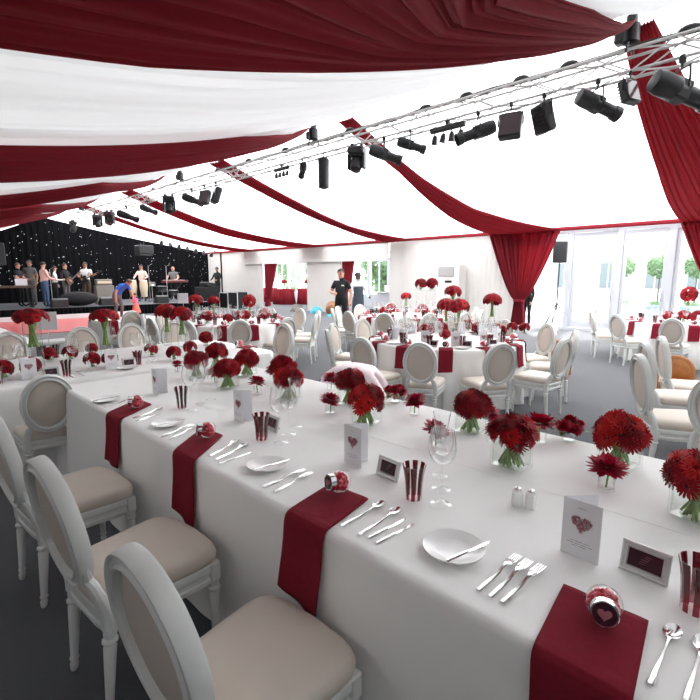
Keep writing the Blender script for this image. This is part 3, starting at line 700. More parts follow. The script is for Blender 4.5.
def tall_vase(loc, label, h=.30, r=.055, kind='big', s=1., up=.05, stem0=.35):
    t = thing('tall_flower_vase', label, 'flowers', loc, loc[0]*7); cyl_vase(t, r, h)
    obj('stems', stems_mb(22, r*.6, r*.75, h*stem0, h+up, int(loc[0]*100), .006), M['stem'], t)
    f = obj('flower_heads', BM[kind], None, t, (0, 0, h+up)); f.scale = (s,)*3; return t
def low_bunch(loc, label, s=1., kind='small', group=None):
    t = thing('low_flower_vase', label, 'flowers', loc, loc[0]*9, group); h = .075*s; cyl_vase(t, .04*s, h)
    obj('stems', stems_mb(9, .025*s, .03*s, .012, h+.01, 3), M['stem'], t)
    f = obj('flower_heads', BM[kind], None, t, (0, 0, h+.015)); f.scale = (s,)*3; return t
# ------------------------------------------------------------------ foreground place settings
NP = [(.255, .30, -.10, 'burgundy napkin over the table edge nearest the camera'), (1.170, .30, -.18, 'burgundy napkin over the table edge in the middle of the photo'), (2.065, .31, -.78, 'burgundy napkin over the table edge behind the second chair'), (2.985, .30, -.72, 'burgundy napkin over the table edge nearest the foreground table\'s left end')]
for k, (y, hang, sk, lab) in enumerate(NP): napkin(napkin_mesh(.205, .27, hang, sk, k), (.998, y, T), pi, lab)
JL = ['glass jar of red sweets with silver heart lid on the nearest burgundy napkin', 'glass jar of red sweets lying on the burgundy napkin in the photo centre', 'glass jar of red sweets lying on the napkin behind the second chair', 'glass jar of red sweets lying on the napkin nearest the left end of the table']
for k, (x, y, a) in enumerate([(1.185, .262, 196), (1.225, 1.235, 165), (1.185, 2.195, 160), (1.16, 3.05, 160)]): KJ.put((x, y, T+.013), radians(a), JL[k])
PL = ['small white side plate on the foreground table beside three forks', 'small white side plate before the centre menu card', 'small white side plate between the two left napkins', 'small white side plate nearest the foreground table\'s left end']
for k, (x, y, a) in enumerate([(1.205, .70, -24), (1.19, 1.668, -20), (1.155, 2.585, -18), (1.095, 3.42, -15)]):
    KP.put((x, y, T), a*.1, PL[k], scale=[1, .93, .93, .95][k]); 
    KK.put((x-.09, y-.03, T+.0215), radians([-14, -6, 0, 4][k]), 'butter knife on the '+PL[k], scale=.78)
def cut(K, x, y, a, lab): K.put((x, y, T+.0005), radians(a), lab)
near_ = 'nearest the camera'
cut(KF, 1.082, .548, -2, 'silver fork beside the side plate, farthest left of the three'); cut(KF, 1.080, .512, -2, 'silver fork in the middle of the row of three'); cut(KF, 1.082, .478, -3, 'silver fork of the three, right beside the nearest burgundy napkin')
cut(KS, 1.062, .137, -2, 'silver dessert spoon just right of the nearest burgundy napkin'); cut(KS, 1.068, .075, -1, 'silver spoon at the right edge of the photo, farthest right on the table')
cut(KF, 1.052, 1.505, 3, 'silver fork beside the centre side plate, left of the pair'); cut(KF, 1.056, 1.435, 9, 'silver fork of the pair, right next to the centre burgundy napkin')
cut(KS, 1.058, 1.058, 0, 'silver dessert spoon just right of the centre burgundy napkin'); cut(KS, 1.062, .975, 2, 'silver soup spoon second right of the centre burgundy napkin')
cut(KK, 1.072, .941, -4, 'silver knife beside the soup spoon, left of the pair before the striped tumbler'); cut(KK, 1.066, .902, -5, 'silver knife of the pair lying closest to the side plate with three forks')
cut(KF, 1.03, 2.405, 20, 'silver fork left of the napkin behind the second chair'); cut(KF, 1.04, 2.34, 22, 'silver fork touching the napkin behind the second chair')
cut(KS, 1.07, 1.965, 22, 'silver dessert spoon right of the napkin behind the second chair'); cut(KS, 1.068, 1.905, 17, 'silver spoon second right of the napkin behind the second chair'); cut(KK, 1.055, 1.852, 5, 'silver knife left of the centre side plate and its pair of forks')
cut(KS, 1.06, 2.86, 20, 'silver spoon right of the leftmost burgundy napkin'); cut(KK, 1.05, 2.79, 18, 'silver knife left of the side plate between the two left napkins'); cut(KF, 1.03, 3.26, 14, 'silver fork beside the leftmost burgundy napkin')
ML = ['folded white menu card with a pink scrolled heart, nearest the camera', 'folded white menu card with pink heart in the middle of the photo', 'folded white menu card with heart, behind the second napkin from the left', 'folded white menu card farthest left on the foreground table']
for k, (x, y, a) in enumerate([(1.442, .40, -2), (1.48, 1.40, -2), (1.475, 2.335, -4), (1.42, 3.36, -6)]): KM.put((x, y, T+.0006), radians(a), ML[k])
FL = ['small silver photo frame beside the nearest menu card', 'small silver photo frame beside the striped tumbler in the centre', 'small photo frame half hidden behind the tumbler, second place from the left']
for k, (x, y, a) in enumerate([(1.478, .235, -5), (1.485, 1.197, -5), (1.52, 2.07, -6)]): KFR.put((x, y, T), radians(a), FL[k])
TL = ['red and clear striped tumbler cut by the right edge of the photo', 'red and clear striped tumbler beside the centre photo frame', 'red and clear striped tumbler beside the third place\'s wine glasses, left of centre', 'red and clear striped tumbler in front of the leftmost menu card']
for k, (x, y) in enumerate([(1.405, .105), (1.405, 1.0), (1.39, 1.985), (1.385, 2.875)]): KTU.put((x, y, T), k*.3, TL[k])
for k, (x, y, w) in enumerate([(1.435, .896, 'in the photo centre'), (1.425, 1.867, 'left of centre by the third place'), (1.40, 2.77, 'by the leftmost tumbler')]):
    KWA.put((x, y, T), 0, 'large clear wine glass, nearest of the three glasses '+w)
    KWB.put((x+.112, y+(.07 if k < 2 else .10), T), 0, 'clear white-wine glass, middle of the three glasses '+w)
    KFL.put((x+.222, y+(.145 if k < 2 else .15), T), 0, 'clear champagne flute, rearmost of the three glasses '+w)
def shaker():
    t = thing('glass_shaker', '', 'shaker')
    def sq(k, z): return [(k, -k*.6, z), (k, k*.6, z), (k*.6, k, z), (-k*.6, k, z), (-k, k*.6, z), (-k, -k*.6, z), (-k*.6, -k, z), (k*.6, -k, z)]
    obj('bottle', MB().rings([sq(.019, 0), sq(.020, .004), sq(.018, .052), sq(.013, .058)]), M['porcelain'], t, smooth=False)
    obj('cap', MB().lathe([(.0135, .057), (.0145, .062), (.012, .070), (.005, .074)], 18), M['steel'], t); return t
KSH = Kind(shaker)
KSH.put((1.637, .685, T), .5, 'small white salt shaker on the bare middle of the foreground table, left of the pair')
KSH.put((1.652, .640, T), .3, 'small white pepper shaker on the foreground table, right of the pair')
GV = [((2.04, 1.77), 45, 'square glass vase of scarlet gerberas behind the centre menu card', 15, 1, .75, .095), ((2.29, 2.14), 40, 'square vase of dark red gerberas in front of the crouching person', 16, 2, .05, .088),
      ((2.335, 1.25), 50, 'ball of dark red gerberas in a square vase, right behind the centre wine glasses', 22, 3, .03, .084), ((2.035, .875), 47, 'square glass vase of crimson gerberas behind the salt and pepper shakers', 18, 4, .25, .092),
      ((2.385, .52), 50, 'square vase of crimson gerberas on the far side of the table, behind the single dahlia', 19, 5, .2, .095), ((2.04, .18), 48, 'square vase of crimson gerberas cut by the right edge of the photo', 18, 6, .3, .098),
      ((2.065, 2.53), 44, 'square vase of red gerberas behind the wine glasses left of centre', 16, 7, .3, .09), ((2.345, 2.94), 44, 'square vase of dark gerberas tucked behind the bunch left of centre', 16, 8, .05, .088),
      ((1.955, 3.14), 45, 'square vase of dark red gerberas behind the second menu card from the left', 18, 9, .03, .088), ((2.32, 3.42), 45, 'round dark red gerbera bunch on the table\'s far side, left of centre', 18, 10, .05, .088),
      ((2.33, 3.95), 45, 'dark gerbera bunch at the far left corner of the foreground table', 16, 11, .03, .09), ((1.97, 3.66), 45, 'dark crimson gerbera bunch behind the three glasses at the left', 16, 12, .05, .088)]
for (x, y), a, lab, n, sd, br, hr in GV: gerbera_vase((x-.065, y-.012, T), atan2(y, x)-radians(27), lab, n, seed=sd, bright=br, hr=hr*.92, zoff=-.012)
DV = [((1.90, 3.99), 'magenta-red dahlia in a bud vase at the left end of the foreground table'), ((1.915, 3.37), 'dahlia in a bud vase just right of the leftmost wine glasses'), ((1.95, 2.82), 'dahlia in a bud vase left of the glass trio left of centre'), ((2.32, 3.12), 'dahlia in a bud vase behind the second trio of glasses, near the far table edge'),
      ((2.41, 2.51), 'dahlia in a bud vase at the far table edge, left of the crouching person'), ((1.97, 2.06), 'dahlia in a bud vase left of the scarlet gerberas, the nearer of two'), ((2.32, 1.66), 'dahlia in a bud vase right of the scarlet gerberas'), ((1.94, 1.25), 'dahlia seen through the wine glasses in the photo centre'),
      ((2.36, .89), 'big magenta dahlia right beside the crimson gerberas behind the shakers'), ((2.44, 1.21), 'small red dahlia between the two gerbera vases right of centre'), ((2.01, .478), 'single dahlia standing alone behind the nearest menu card')]
for k, ((x, y), lab) in enumerate(DV): dahlia_vase((x, y, T), k*1.1, lab, k, [.8, .9, .95, .9, .95, .95, .95, .95, 1.12, .8, 1.][k])
posy((2.47, 1.93, T), 'small posy with green leaves at the far table edge beside the scarlet gerberas', 1)
posy((2.50, .79, T), 'small posy with variegated leaves at the far table edge beside the big dahlia', 4)
# ------------------------------------------------------------------ second long table (behind, left)
tall_vase((1.04, 5.05, T), 'tall glass vase with a broad red flower dome, leftmost on the second long table', .44, .075, 'big', .88, .05, .50)
tall_vase((1.70, 5.15, T), 'tall glass vase with a broad red flower dome below the man in blue', .40, .06, 'big', .84, .05, .4)
tall_vase((2.66, 5.40, T), 'tall glass vase with red flowers, front one of the pair on the second table', .36, .06, 'mid', 1.15, .04, .45)
tall_vase((2.62, 5.72, T), 'tall glass vase with red flowers, rear one of the pair on the second table', .38, .05, 'mid', 1.15, .04, .45)
LB2 = [((.95, 4.80), 1.05, 'under the leftmost tall vase'), ((.76, 4.84), 1.0, 'at the left photo edge'), ((1.26, 5.50), .9, 'right behind the leftmost tall vase'), ((1.43, 5.42), .95, 'between the two tall vases, far side'), ((1.445, 4.80), .95, 'before the second tall vase, left of two'), ((1.58, 4.72), .95, 'before the second tall vase, right of two'),
       ((2.12, 5.05), .9, 'right of the second tall vase'), ((2.17, 4.62), .95, 'in front of the pair of tall vases'), ((2.47, 4.85), .95, 'right of the pair of tall vases'), ((2.95, 5.35), 1.15, 'at the right end of the table'), ((1.70, 5.62), .8, 'behind the stem of the second tall vase')]
for (x, y), s, w in LB2: low_bunch((x, y, T), 'low red flowers on the second long table, '+w, s)
for k, (x, y, w) in enumerate([(.68, 4.62, 'at the left photo edge'), (1.16, 4.55, 'in front of the leftmost tall vase'), (1.80, 4.62, 'near its middle'), (1.36, 5.68, 'on its far side')]): KTU.put((x, y, T), k, 'striped red tumbler on the second long table, '+w)
for k, (x, y, w) in enumerate([(.90, 4.62, 'at its left'), (1.55, 4.60, 'near its middle')]):
    KM.put((x, y, T+.0006), radians(88), 'menu card with heart standing on the second long table, '+w); KFR.put((x+.16, y, T), radians(84), 'photo frame on the second long table, '+w)
G2 = 'glasses on the second long table'
for k, (x, y) in enumerate([(.80, 4.72), (.86, 4.66), (.9, 4.95), (1.28, 4.75), (1.35, 4.62), (1.95, 4.72), (1.88, 4.85), (2.0, 4.95), (2.05, 4.8), (2.35, 4.7), (2.7, 4.72), (2.8, 4.8), (2.86, 4.95), (2.6, 5.0), (1.5, 5.65), (1.9, 5.6), (2.3, 5.6), (1.05, 5.6)]):
    (KWA, KFL, KWB)[k % 3].put((x, y, T), 0, 'clear %s standing among the red flowers on the second long table' % ('wine glass', 'champagne flute', 'small wine glass')[k % 3], 'clear %s on the second long table' % ('wine glasses', 'flutes', 'small wine glasses')[k % 3])
for k, (x, y, lab) in enumerate([(1.0, 4.55, 'white side plate on the second long table, left of the chair between the tables'), (1.65, 4.50, 'white side plate on the second long table right behind the foreground table end')]): KP.put((x, y, T), 0, lab)
cut(KK, 1.18, 4.43, 92, 'silver knife on the second long table behind the chair between the tables'); cut(KS, 1.26, 4.43, 88, 'silver spoon on the second long table behind the chair between the tables')
nq = napkin_mesh(.168, .2, .26, 0, 9)
NQ = nq.mesh('napkin', M['linen'], True, 180)
napkin(NQ, (3.302, 4.85, T), 0, 'burgundy napkin hanging from the right end of the second long table')
napkin(NQ, (3.33, 9.598, T), -pi/2, 'burgundy napkin on the front corner of the small white table near the dance floor')
napkin(NQ, (3.75, 9.598, T), -pi/2, 'burgundy napkin hanging off the front of the small white table near the dance floor')
KJ.put((3.12, 4.86, T+.012), 3, 'red sweet jar on the napkin at the right end of the second long table')
def sign(loc, rz, label, h=.40):
    t = thing('table_sign', label, 'sign', loc, rz)
    obj('stand', MB().lathe([(.001, 0), (.05, 0), (.05, .006), (.005, .012), (.004, h-.09), (.001, h-.09)], 18), M['silver'], t)
    obj('sign_card', MB().box((0, 0, h), (.006, .19, .19)), M['card'], t, smooth=False)
sign((1.32, 5.72, T), radians(60), 'blank white square table sign beside the leftmost tall flower vase')
sign((4.2, 8.42, T), radians(60), 'blank white square table sign behind the pair of tall vases, below the keyboard player', .46)
for x, y, a, lab in [(1.10, 6.22, 270, 'white oval-back chair on the far side of the second long table, leftmost'), (1.86, 6.22, 268, 'white oval-back chair beyond the second long table, below the man in blue'), (2.50, 6.24, 272, 'white oval-back chair beyond the second long table, before the small white table'), (3.08, 6.22, 268, 'white oval-back chair on the far side of the second long table, its right end')]:
    chair_at(x, y, radians(a), lab)
chair_at(3.62, 5.0, radians(180), 'white oval-back chair at the right end of the second long table')
for x, y, lab in [(3.45, 9.28, 'white oval-back chair before the small white table near the dance floor')]: chair_at(x, y, radians(90), lab)
bn = thing('side_bench', 'low white slab bench seen between the flowers in front of the dance floor', 'bench', (2.5, 9.9, 0), .1)
obj('bench_top', MB().box((0, 0, .43), (.85, .4, .07), ch=.02), M['paint'], bn)
for sx in (-.36, .36): obj('leg', MB().box((sx, 0, .2), (.05, .34, .4)), M['lampblack'], bn)
# ------------------------------------------------------------------ round tables
def ring_chairs(c, angs, label, group, r=1.37):
    for k, a in enumerate(angs):
        t = radians(a); chair_at(c[0]+r*cos(t), c[1]+r*sin(t), t+pi+random.uniform(-.08, .08), label[k] if isinstance(label, list) else label, None if isinstance(label, list) else group, .94)
def settings(c, angs, where, kinds, R=1.05):
    for a in angs:
        t = radians(a); u = Vector((cos(t), sin(t))); v = Vector((-sin(t), cos(t)))
        P = lambda r, s: (c[0]+u.x*r+v.x*s, c[1]+u.y*r+v.y*s, T)
        napkin(NQ, (c[0]+u.x*(R+.003), c[1]+u.y*(R+.003), T), t, 'burgundy napkin hanging over the rim of the '+where, 'napkins on the '+where)
        p = P(R-.14, 0); KJ.put((p[0], p[1], T+.012), t+random.uniform(-.6, .6), 'small jar of red sweets on a napkin of the '+where, 'sweet jars on the '+where)
        KTU.put(P(R-.30, -.20), random.random(), 'striped red tumbler at a place of the '+where, 'tumblers on the '+where)
        if 'g' in kinds:
            KWA.put(P(R-.36, -.10), 0, 'large clear wine glass at a place of the '+where, 'wine glasses on the '+where)
            KFL.put(P(R-.50, -.06), 0, 'clear champagne flute at a place of the '+where, 'champagne flutes on the '+where)
        if 'h' in kinds: KWB.put(P(R-.43, -.20), 0, 'smaller clear wine glass at a place of the '+where, 'smaller wine glasses on the '+where)
        if 'c' in kinds: KM.put((*P(R-.32, .12)[:2], T+.0006), t+pi, 'white menu card standing at a place of the '+where, 'menu cards on the '+where)
        if 'f' in kinds: KFR.put(P(R-.30, .26), t+pi, 'small photo frame at a place of the '+where, 'photo frames on the '+where)
        if 'p' in kinds: KP.put(P(R-.17, .2), 0, 'white side plate at a place of the '+where, 'side plates on the '+where)
RT1, RT2, RT3, RT4, RT6 = (5.58, 3.50), (11.0, 1.5), (8.45, 6.35), (5.0, 7.9), (5.35, -.66)
round_cloth(RT1, 'white cloth on the big main round table, before the tied curtain', seed=1)
settings(RT1, range(3, 363, 30), 'main round table', 'ghcfp')
ring_chairs(RT1, [203, 232, 266, 298]+[327+30*k for k in range(8)], ['white oval-back chair at the main round table, back to the camera, left of two', 'white oval-back chair at the main round table, back to the camera, right of two', 'white oval-back chair turned sideways at the right front of the main round table', 'white oval-back chair in profile at the right side of the main round table', 'white oval-back chair at the right rear of the round table, by the wooden chair', 'white oval-back chair on the curtain side of the main round table', 'white oval-back chair behind the tall flowers of the main round table', 'white oval-back chair at the rear of the main round table', 'white oval-back chair at the rear left of the main round table', 'white oval-back chair on the left side of the main round table, farthest of three', 'white oval-back chair on the left side of the main round table, middle of three', 'white oval-back chair with side-on seat, left front of the main round table'], '')
for l, h, r, k, s, up, s0, lab in [((6.42, 4.02), .36, .05, 'mid', 1.25, .05, .45, 'tall vase of red gerberas at the middle of the main round table, left of two'), ((6.30, 3.72), .36, .06, 'mid', 1.35, .05, .3, 'tall vase of red gerberas at the middle of the main round table, right of two'), ((6.82, 4.15), .56, .05, 'mid', 1.2, .05, .5, 'taller vase of red gerberas rising behind the middle pair on the round table'), ((6.75, 3.40), .45, .05, 'mid', 1.2, .05, .55, 'tall slim vase of red gerberas standing before the tied curtain')]:
    tall_vase((*l, T), lab, h, r, k, s, up, s0)
fs = thing('flower_stand', 'thin clear pole stand carrying two small red flower jars high above the round table', 'stand', (6.05, 4.15, T))
obj('pole', MB().lathe([(.001, 0), (.08, 0), (.08, .008), (.009, .012), (.009, .64), (.10, .645), (.10, .655), (.001, .655)], 20), M['vase'], fs)
for dx, dy, s, w in ((-.07, .06, 1.15, 'left'), (.06, -.06, 1.2, 'right')):
    t = low_bunch((6.05+dx, 4.15+dy, T+.656), 'small red flower jar on the thin pole stand, %s of two' % w, s)
for (x, y), s, w in [((5.80, 4.0), 1.0, 'at its left, dark heads'), ((5.72, 3.85), 1.0, 'left front, highest of two'), ((5.45, 3.42), 1.0, 'left front, the lone low ball'), ((6.18, 3.92), 1.0, 'between the tall vases'), ((6.62, 3.72), 1.25, 'right of the tall pair'), ((6.38, 3.45), 1.2, 'right of the tall pair, in front'), ((6.55, 3.22), 1.1, 'right side, spreading low'), ((6.35, 3.05), 1.1, 'right front before the slim vase'), ((6.95, 3.15), 1.05, 'beneath the tied curtain, left'), ((7.0, 2.98), 1.05, 'beneath the tied curtain, right')]:
    low_bunch((x, y, T), 'low red flower bunch on the main round table, '+w, s)
round_cloth(RT2, 'white cloth on the round table in front of the glass doors', seed=2)
settings(RT2, [105, 135, 165, 195, 225, 255, 285], 'glass-door round table', 'gc')
ring_chairs(RT2, [150, 182, 118, 90, 215], ['white oval-back chair with its seat side-on, left of the glass-door round table', 'white oval-back chair showing its back to the camera before the glass-door table', 'white oval-back chair left of the glass-door table, second from the front', 'white oval-back chair left rear of the table before the glass doors', 'white oval-back chair at the right edge of the photo before the glass-door table'], '')
tall_vase((11.4, 1.55, T), 'tall slim vase with a round red flower ball before the glass doors', .5, .045, 'ball', 1.2, .02, .6)
for (x, y), s, w in [((10.9, 1.78), 1.3, 'left'), ((10.85, 1.52), 1.5, 'middle'), ((10.7, 1.28), 1.6, 'nearest the right photo edge')]: low_bunch((x, y, T), 'low red flower bunch on the table before the glass doors, '+w, s)
round_cloth(RT3, 'white cloth on the round table behind, in front of the two waiters', seed=3)
settings(RT3, range(110, 300, 30), 'waiters\' round table', 'gh')
settings(RT3, [320, 350, 20, 50, 80], 'waiters\' round table', 'g')
ring_chairs(RT3, [202+30*k for k in range(12) if k not in (5, 6)], 'white oval-back chair pulled up to the waiters\' round table', 'chairs round the table in front of the waiters')
tall_vase((8.95, 6.72, T), 'tall vase with a round red head on the table in front of the waiters', .36, .05, 'mid', 1.05, .04, .5)
for (x, y), s, w in [((8.55, 6.85), 1.6, 'wide dome below the tall vase'), ((8.15, 6.75), 1.25, 'leftmost, upper of two'), ((8.0, 6.5), 1.0, 'leftmost, lower of two'), ((9.1, 6.35), 1.5, 'right of the tall vase, upper'), ((8.9, 6.1), 1.1, 'right of the tall vase, lower')]: low_bunch((x, y, T), 'low red flowers on the waiters\' table, '+w, s)
round_cloth(RT4, 'white cloth on the left round table, in front of the cocktail tables opening', seed=4)
settings(RT4, range(285, 285+360, 30), 'left round table', 'gh')
ring_chairs(RT4, [240+30*k for k in range(12) if k not in (6, 7)], 'white oval-back chair pulled up to the left round table', 'chairs round the table left of centre')
tall_vase((5.3, 7.85, T), 'tall slim vase with a red flower ball on the left round table', .33, .04, 'ball', 1.05, .06, .6)
tall_vase((4.45, 8.4, T), 'tall vase with a red dome on the left round table, at its left', .36, .06, 'mid', 1.25, .05, .4)
tall_vase((4.95, 8.6, T), 'tall vase with a small red dome, second from the left on the left round table', .34, .05, 'mid', 1.05, .04, .4)
for (x, y), s, w in [((4.42, 7.95), 1.5, 'left'), ((4.75, 8.2), .9, 'second from the left'), ((4.62, 7.55), 1.2, 'in front'), ((4.95, 7.7), 1.4, 'middle, left of two'), ((5.12, 7.75), 1.4, 'middle, right of two'), ((5.3, 8.1), .9, 'small, behind the tall ball'), ((5.45, 7.55), 1.6, 'right')]: low_bunch((x, y, T), 'low red flower bunch on the left round table, '+w, s)
round_cloth(RT6, 'white cloth on the right-edge round table', seed=6)
settings(RT6, [85, 115, 150, 180], 'right-edge round table', 'g')
for (x, y, a), lab in zip([(4.50, .60, -60), (5.35, .73, -62), (5.98, .70, -66), (4.13, .20, -14)], ['white oval-back chair nearest in the row of three at the right photo edge', 'white oval-back chair in the middle of the row of three at the right', 'white oval-back chair farthest in the row of three at the right', 'white oval-back chair cut by the right photo edge, seen from behind']): chair_at(x, y, radians(a), lab)
def woodchair(loc, rz, label):
    t = thing('wooden_chair', label, 'chair', loc, rz)
    arch = [(.22*cos(a), .22*sin(a)*1.1) for a in [pi*k/16 for k in range(17)]]
    pts = [(0, .22, .03)]+[(0, x, .42+z) for x, z in arch]+[(0, -.22, .03)]
    obj('arched_back', MB().tube(pts, .035, 8, .6, up=(1, 0, 0)), M['wood'], t)
    obj('back_panel', MB().grid(lambda u, v: (.01, (u-.5)*.40, .34+(.08+.22*sqrt(max(0, 1-(2*u-1)**2)))*v), 12, 3), M['wood'], t, solid=.014)
    obj('seat', MB().box((.2, 0, .32), (.40, .42, .035), ch=.01), M['wood'], t)
    for y in (-.18, .18): obj('leg', MB().tube([(.36, y, .31), (.38, y, 0)], .02), M['wood'], t)
    t.scale = (.86,)*3
woodchair((7.35, 1.05, 0), radians(190), 'honey wooden chair with arched back behind the row of three white chairs')
woodchair((7.85, 2.75, 0), radians(200), 'honey wooden chair behind the white chairs right of the round table')
# ------------------------------------------------------------------ cooler, annexe furniture, bag
c_ = thing('air_cooler', 'tall beige air cooler with a dark grille against the pleated wall', 'cooler', (XW-.38, 9.0, 0))
obj('cabinet', MB().box((0, 0, 1.04), (.5, .95, 2.08), ch=.03), M['ac'], c_)
g_ = obj('grille', MB().box((-.255, .05, 1.80), (.02, .62, .32)), M['acg'], c_)
q = MB()
for k in range(8): q.box((-.27, .05, 1.67+k*.037), (.012, .6, .012), Matrix.Rotation(.5, 3, 'Y'))
obj('louver', q, M['ac'], g_); obj('control_panel', MB().box((-.255, -.05, 1.46), (.02, .26, .07)), M['lampblack'], c_)
CK = [((17.5, 22.21), 'burgundy-clothed cocktail table in the opening, middle and nearest'), ((18.5, 25.2), 'burgundy-clothed cocktail table in the opening, left, half behind the curtain'), ((18.6, 21.35), 'burgundy-clothed cocktail table in the opening, right and farther back')]
for k, ((x, y), lab) in enumerate(CK):
    KC.put((x, y, 0), k, lab)
    tall_vase((x, y, .92), 'white vase of dark red flowers on the %s cocktail table' % ('middle', 'left', 'right')[k], .36, .06, 'mid', 1.45, .05, .1)
q = thing('serving_counter', 'white catering counter behind the waiters in the annexe', 'counter', (17.6, 13.4, 0))
obj('counter_body', MB().box((0, 0, .44), (.8, 2.6, .86), ch=.01), M['frame'], q); obj('counter_top', MB().box((0, 0, .89), (.9, 2.7, .05), ch=.01), M['steel'], q)
for k, (y, w) in enumerate([(12.6, 'right'), (13.3, 'middle'), (14.1, 'left')]):
    b = thing('serving_box', 'white lidded catering box on the counter behind the waiters, '+w, 'box', (17.55, y, .916)); obj('box_body', MB().box((0, 0, .13), (.4, .5, .26), ch=.03), M['porcelain'], b); obj('lid', MB().box((0, 0, .28), (.43, .53, .05), ch=.015), M['card'], b)
b = thing('wicker_basket', 'brown wicker basket tipped over on the floor before the white wall', 'basket', (13.75, 14.25, 0), .6); b.scale = (.62,)*3
obj('basket_body', MB().lathe([(.30, -.35), (.36, -.30), (.42, 0), (.46, .32), (.48, .36), (.44, .36), (.40, 0), (.32, -.28)], 28, (0, 0, .43), R=Matrix.Rotation(radians(80), 3, 'Y')), M['wicker'], b)
obj('handle', MB().tube([(.36, .44*cos(a), .5+.44*sin(a)) for a in [pi*k/10 for k in range(11)]], .02), M['wicker'], b)
def cloth_heap(loc, s, m, label, seed):
    rs = random.Random(seed); ph = [rs.random()*6 for _ in range(4)]; n = 28; rr = []
    for k in range(8):
        t = k/7; rr.append([(s[0]*(1-t**2)**.5*(1+.15*sin(3*a+ph[0]+t*3))*cos(a)+.001, s[1]*(1-t**2)**.5*(1+.15*sin(4*a+ph[1]))*sin(a), .004+s[2]*t*(1+.2*sin(2*a+ph[2]))) for a in [2*pi*i/n for i in range(n)]])
    tag(obj('folded_cloth', MB().rings(rr), M[m], loc=loc), label, 'cloth')
cloth_heap((14.1, 15.6, 0), (.3, .25, .28), 'teal', 'turquoise cloth heap on the floor left of the tipped wicker basket', 1)
cloth_heap((13.3, 13.7, 0), (.22, .3, .14), 'teal', 'turquoise cloth on the floor right of the tipped wicker basket', 2)
cloth_heap((14.2, 17.1, 0), (.3, .3, .3), 'amp', 'greyish cloth bundle by the white wall pier between the openings', 3)
# ------------------------------------------------------------------ lighting truss
TZ, TX, TW = 4.0, XR, .115
tr = thing('lighting_truss', 'long silver box truss hung under the tent ridge, carrying stage lamps', 'truss', (TX, 0, TZ))
Y0, Y1 = -2.4, 22.0
for sx in (-1, 1):
    for sz in (-1, 1): obj('chord', MB().tube([(sx*TW, Y0, sz*TW), (sx*TW, Y1, sz*TW)], .018, 8), M['alu'], tr)
st_ = .4; n = int((Y1-Y0)/st_)
for side in range(4):
    q = MB()
    for k in range(n):
        a, b = Y0+k*st_, Y0+(k+1)*st_; s_ = 1 if k % 2 else -1
        for e in (1, -1):
            if e == -1: continue
            p0, p1 = {0: ((-TW, a, TW*s_*e), (-TW, b, -TW*s_*e)), 1: ((TW, a, TW*s_*e), (TW, b, -TW*s_*e)), 2: ((TW*s_*e, a, TW), (-TW*s_*e, b, TW)), 3: ((TW*s_*e, a, -TW), (-TW*s_*e, b, -TW))}[side]
            q.tube([p0, p1], .0105, 5)
    obj('lattice_bracing', q, M['alu'], tr)
q = MB(); rs = random.Random(8)
for k in range(4):
    q.tube([(TX-.08+.04*k, y, TZ+TW+.030+.015*rs.random()-(.03*sin(y*2.2+k))**2) for y in [Y0+.3*i for i in range(int((Y1-Y0)/.3)-(0 if k < 2 else 38))]], .010, 6)
for y in (1.1, 2.3, 2.9, 3.7, 4.4, 6.0, 7.8, 9.1, 10.4, 12.2, 14.0): q.ball((TX-.05, y, TZ+TW+.05), (.05, .11, .05), 8, 6)
tag(obj('cable_loom', q, M['lampblack']), 'black cable loom lying along the top of the long silver truss', 'cable')
def hoist(y, zt, s, label):
    t = thing('chain_hoist', label, 'hoist', (TX, y, TZ+TW+.03))
    obj('motor_body', MB().lathe([(.05, .06), (.09, .08), (.09, .26), (.06, .28), (.06, .36)], 16).box((0, .06, .16), (.14, .2, .14), ch=.02), M['lampblack'], t)
    obj('chain', MB().tube([(0, 0, .3), (0, 0, zt-TZ-TW-.03)], .012, 6), M['lampblack'], t)
    obj('sling', MB().tube([(-.14, 0, -.05), (-.1, 0, .05), (0, 0, .1), (.1, 0, .05), (.14, 0, -.05)], .014, 6), M['lampblack'], t)
hoist(1.66, 4.46, 1, 'black chain hoist holding the truss at the upper right, under the swag ends')
for y, w in ((7.0, 'in the middle of the truss'), (12.4, 'two thirds along towards the stage'), (20.6, 'at the stage end of the truss')): hoist(y, 4.46, 1, 'black chain hoist holding up the truss '+w)
def yoke(t, w, z0, zp):
    obj('yoke', MB().tube([(0, w, zp), (0, w, zp+.10), (0, w*.9, z0-.1), (0, 0, z0-.09), (0, -w*.9, z0-.1), (0, -w, zp+.10), (0, -w, zp)], .012, 6, up=(1, 0, 0)), M['lampblack'], t)
    obj('clamp', MB().tube([(0, 0, z0-.1), (0, 0, z0)], .014, 6).box((0, 0, z0), (.06, .05, .08), ch=.01), M['lampblack'], t)
def profile():
    t = thing('profile_spotlight', '', 'stage lamp'); yoke(t, .13, 0, -.30); R = Matrix.Rotation(radians(20), 3, 'Y') @ Matrix.Rotation(radians(90), 3, 'Y')
    obj('lamp_body', MB().lathe([(.06, -.30), (.10, -.29), (.115, -.22), (.115, -.05), (.09, -.02), (.085, .05)], 18, (0, 0, -.30), R=R).box((0, 0, -.30), (.2, .17, .16), R, ch=.02), M['lampblack'], t)
    obj('lens_tube', MB().lathe([(.085, .04), (.085, .26), (.10, .27), (.105, .36), (.095, .37)], 18, (0, 0, -.30), cap1=False, R=R), M['lampblack'], t)
    obj('lens', MB().lathe([(.001, .325), (.092, .325)], 18, (0, 0, -.30), cap0=False, cap1=False, R=R), M['leddark'], t)
    return t
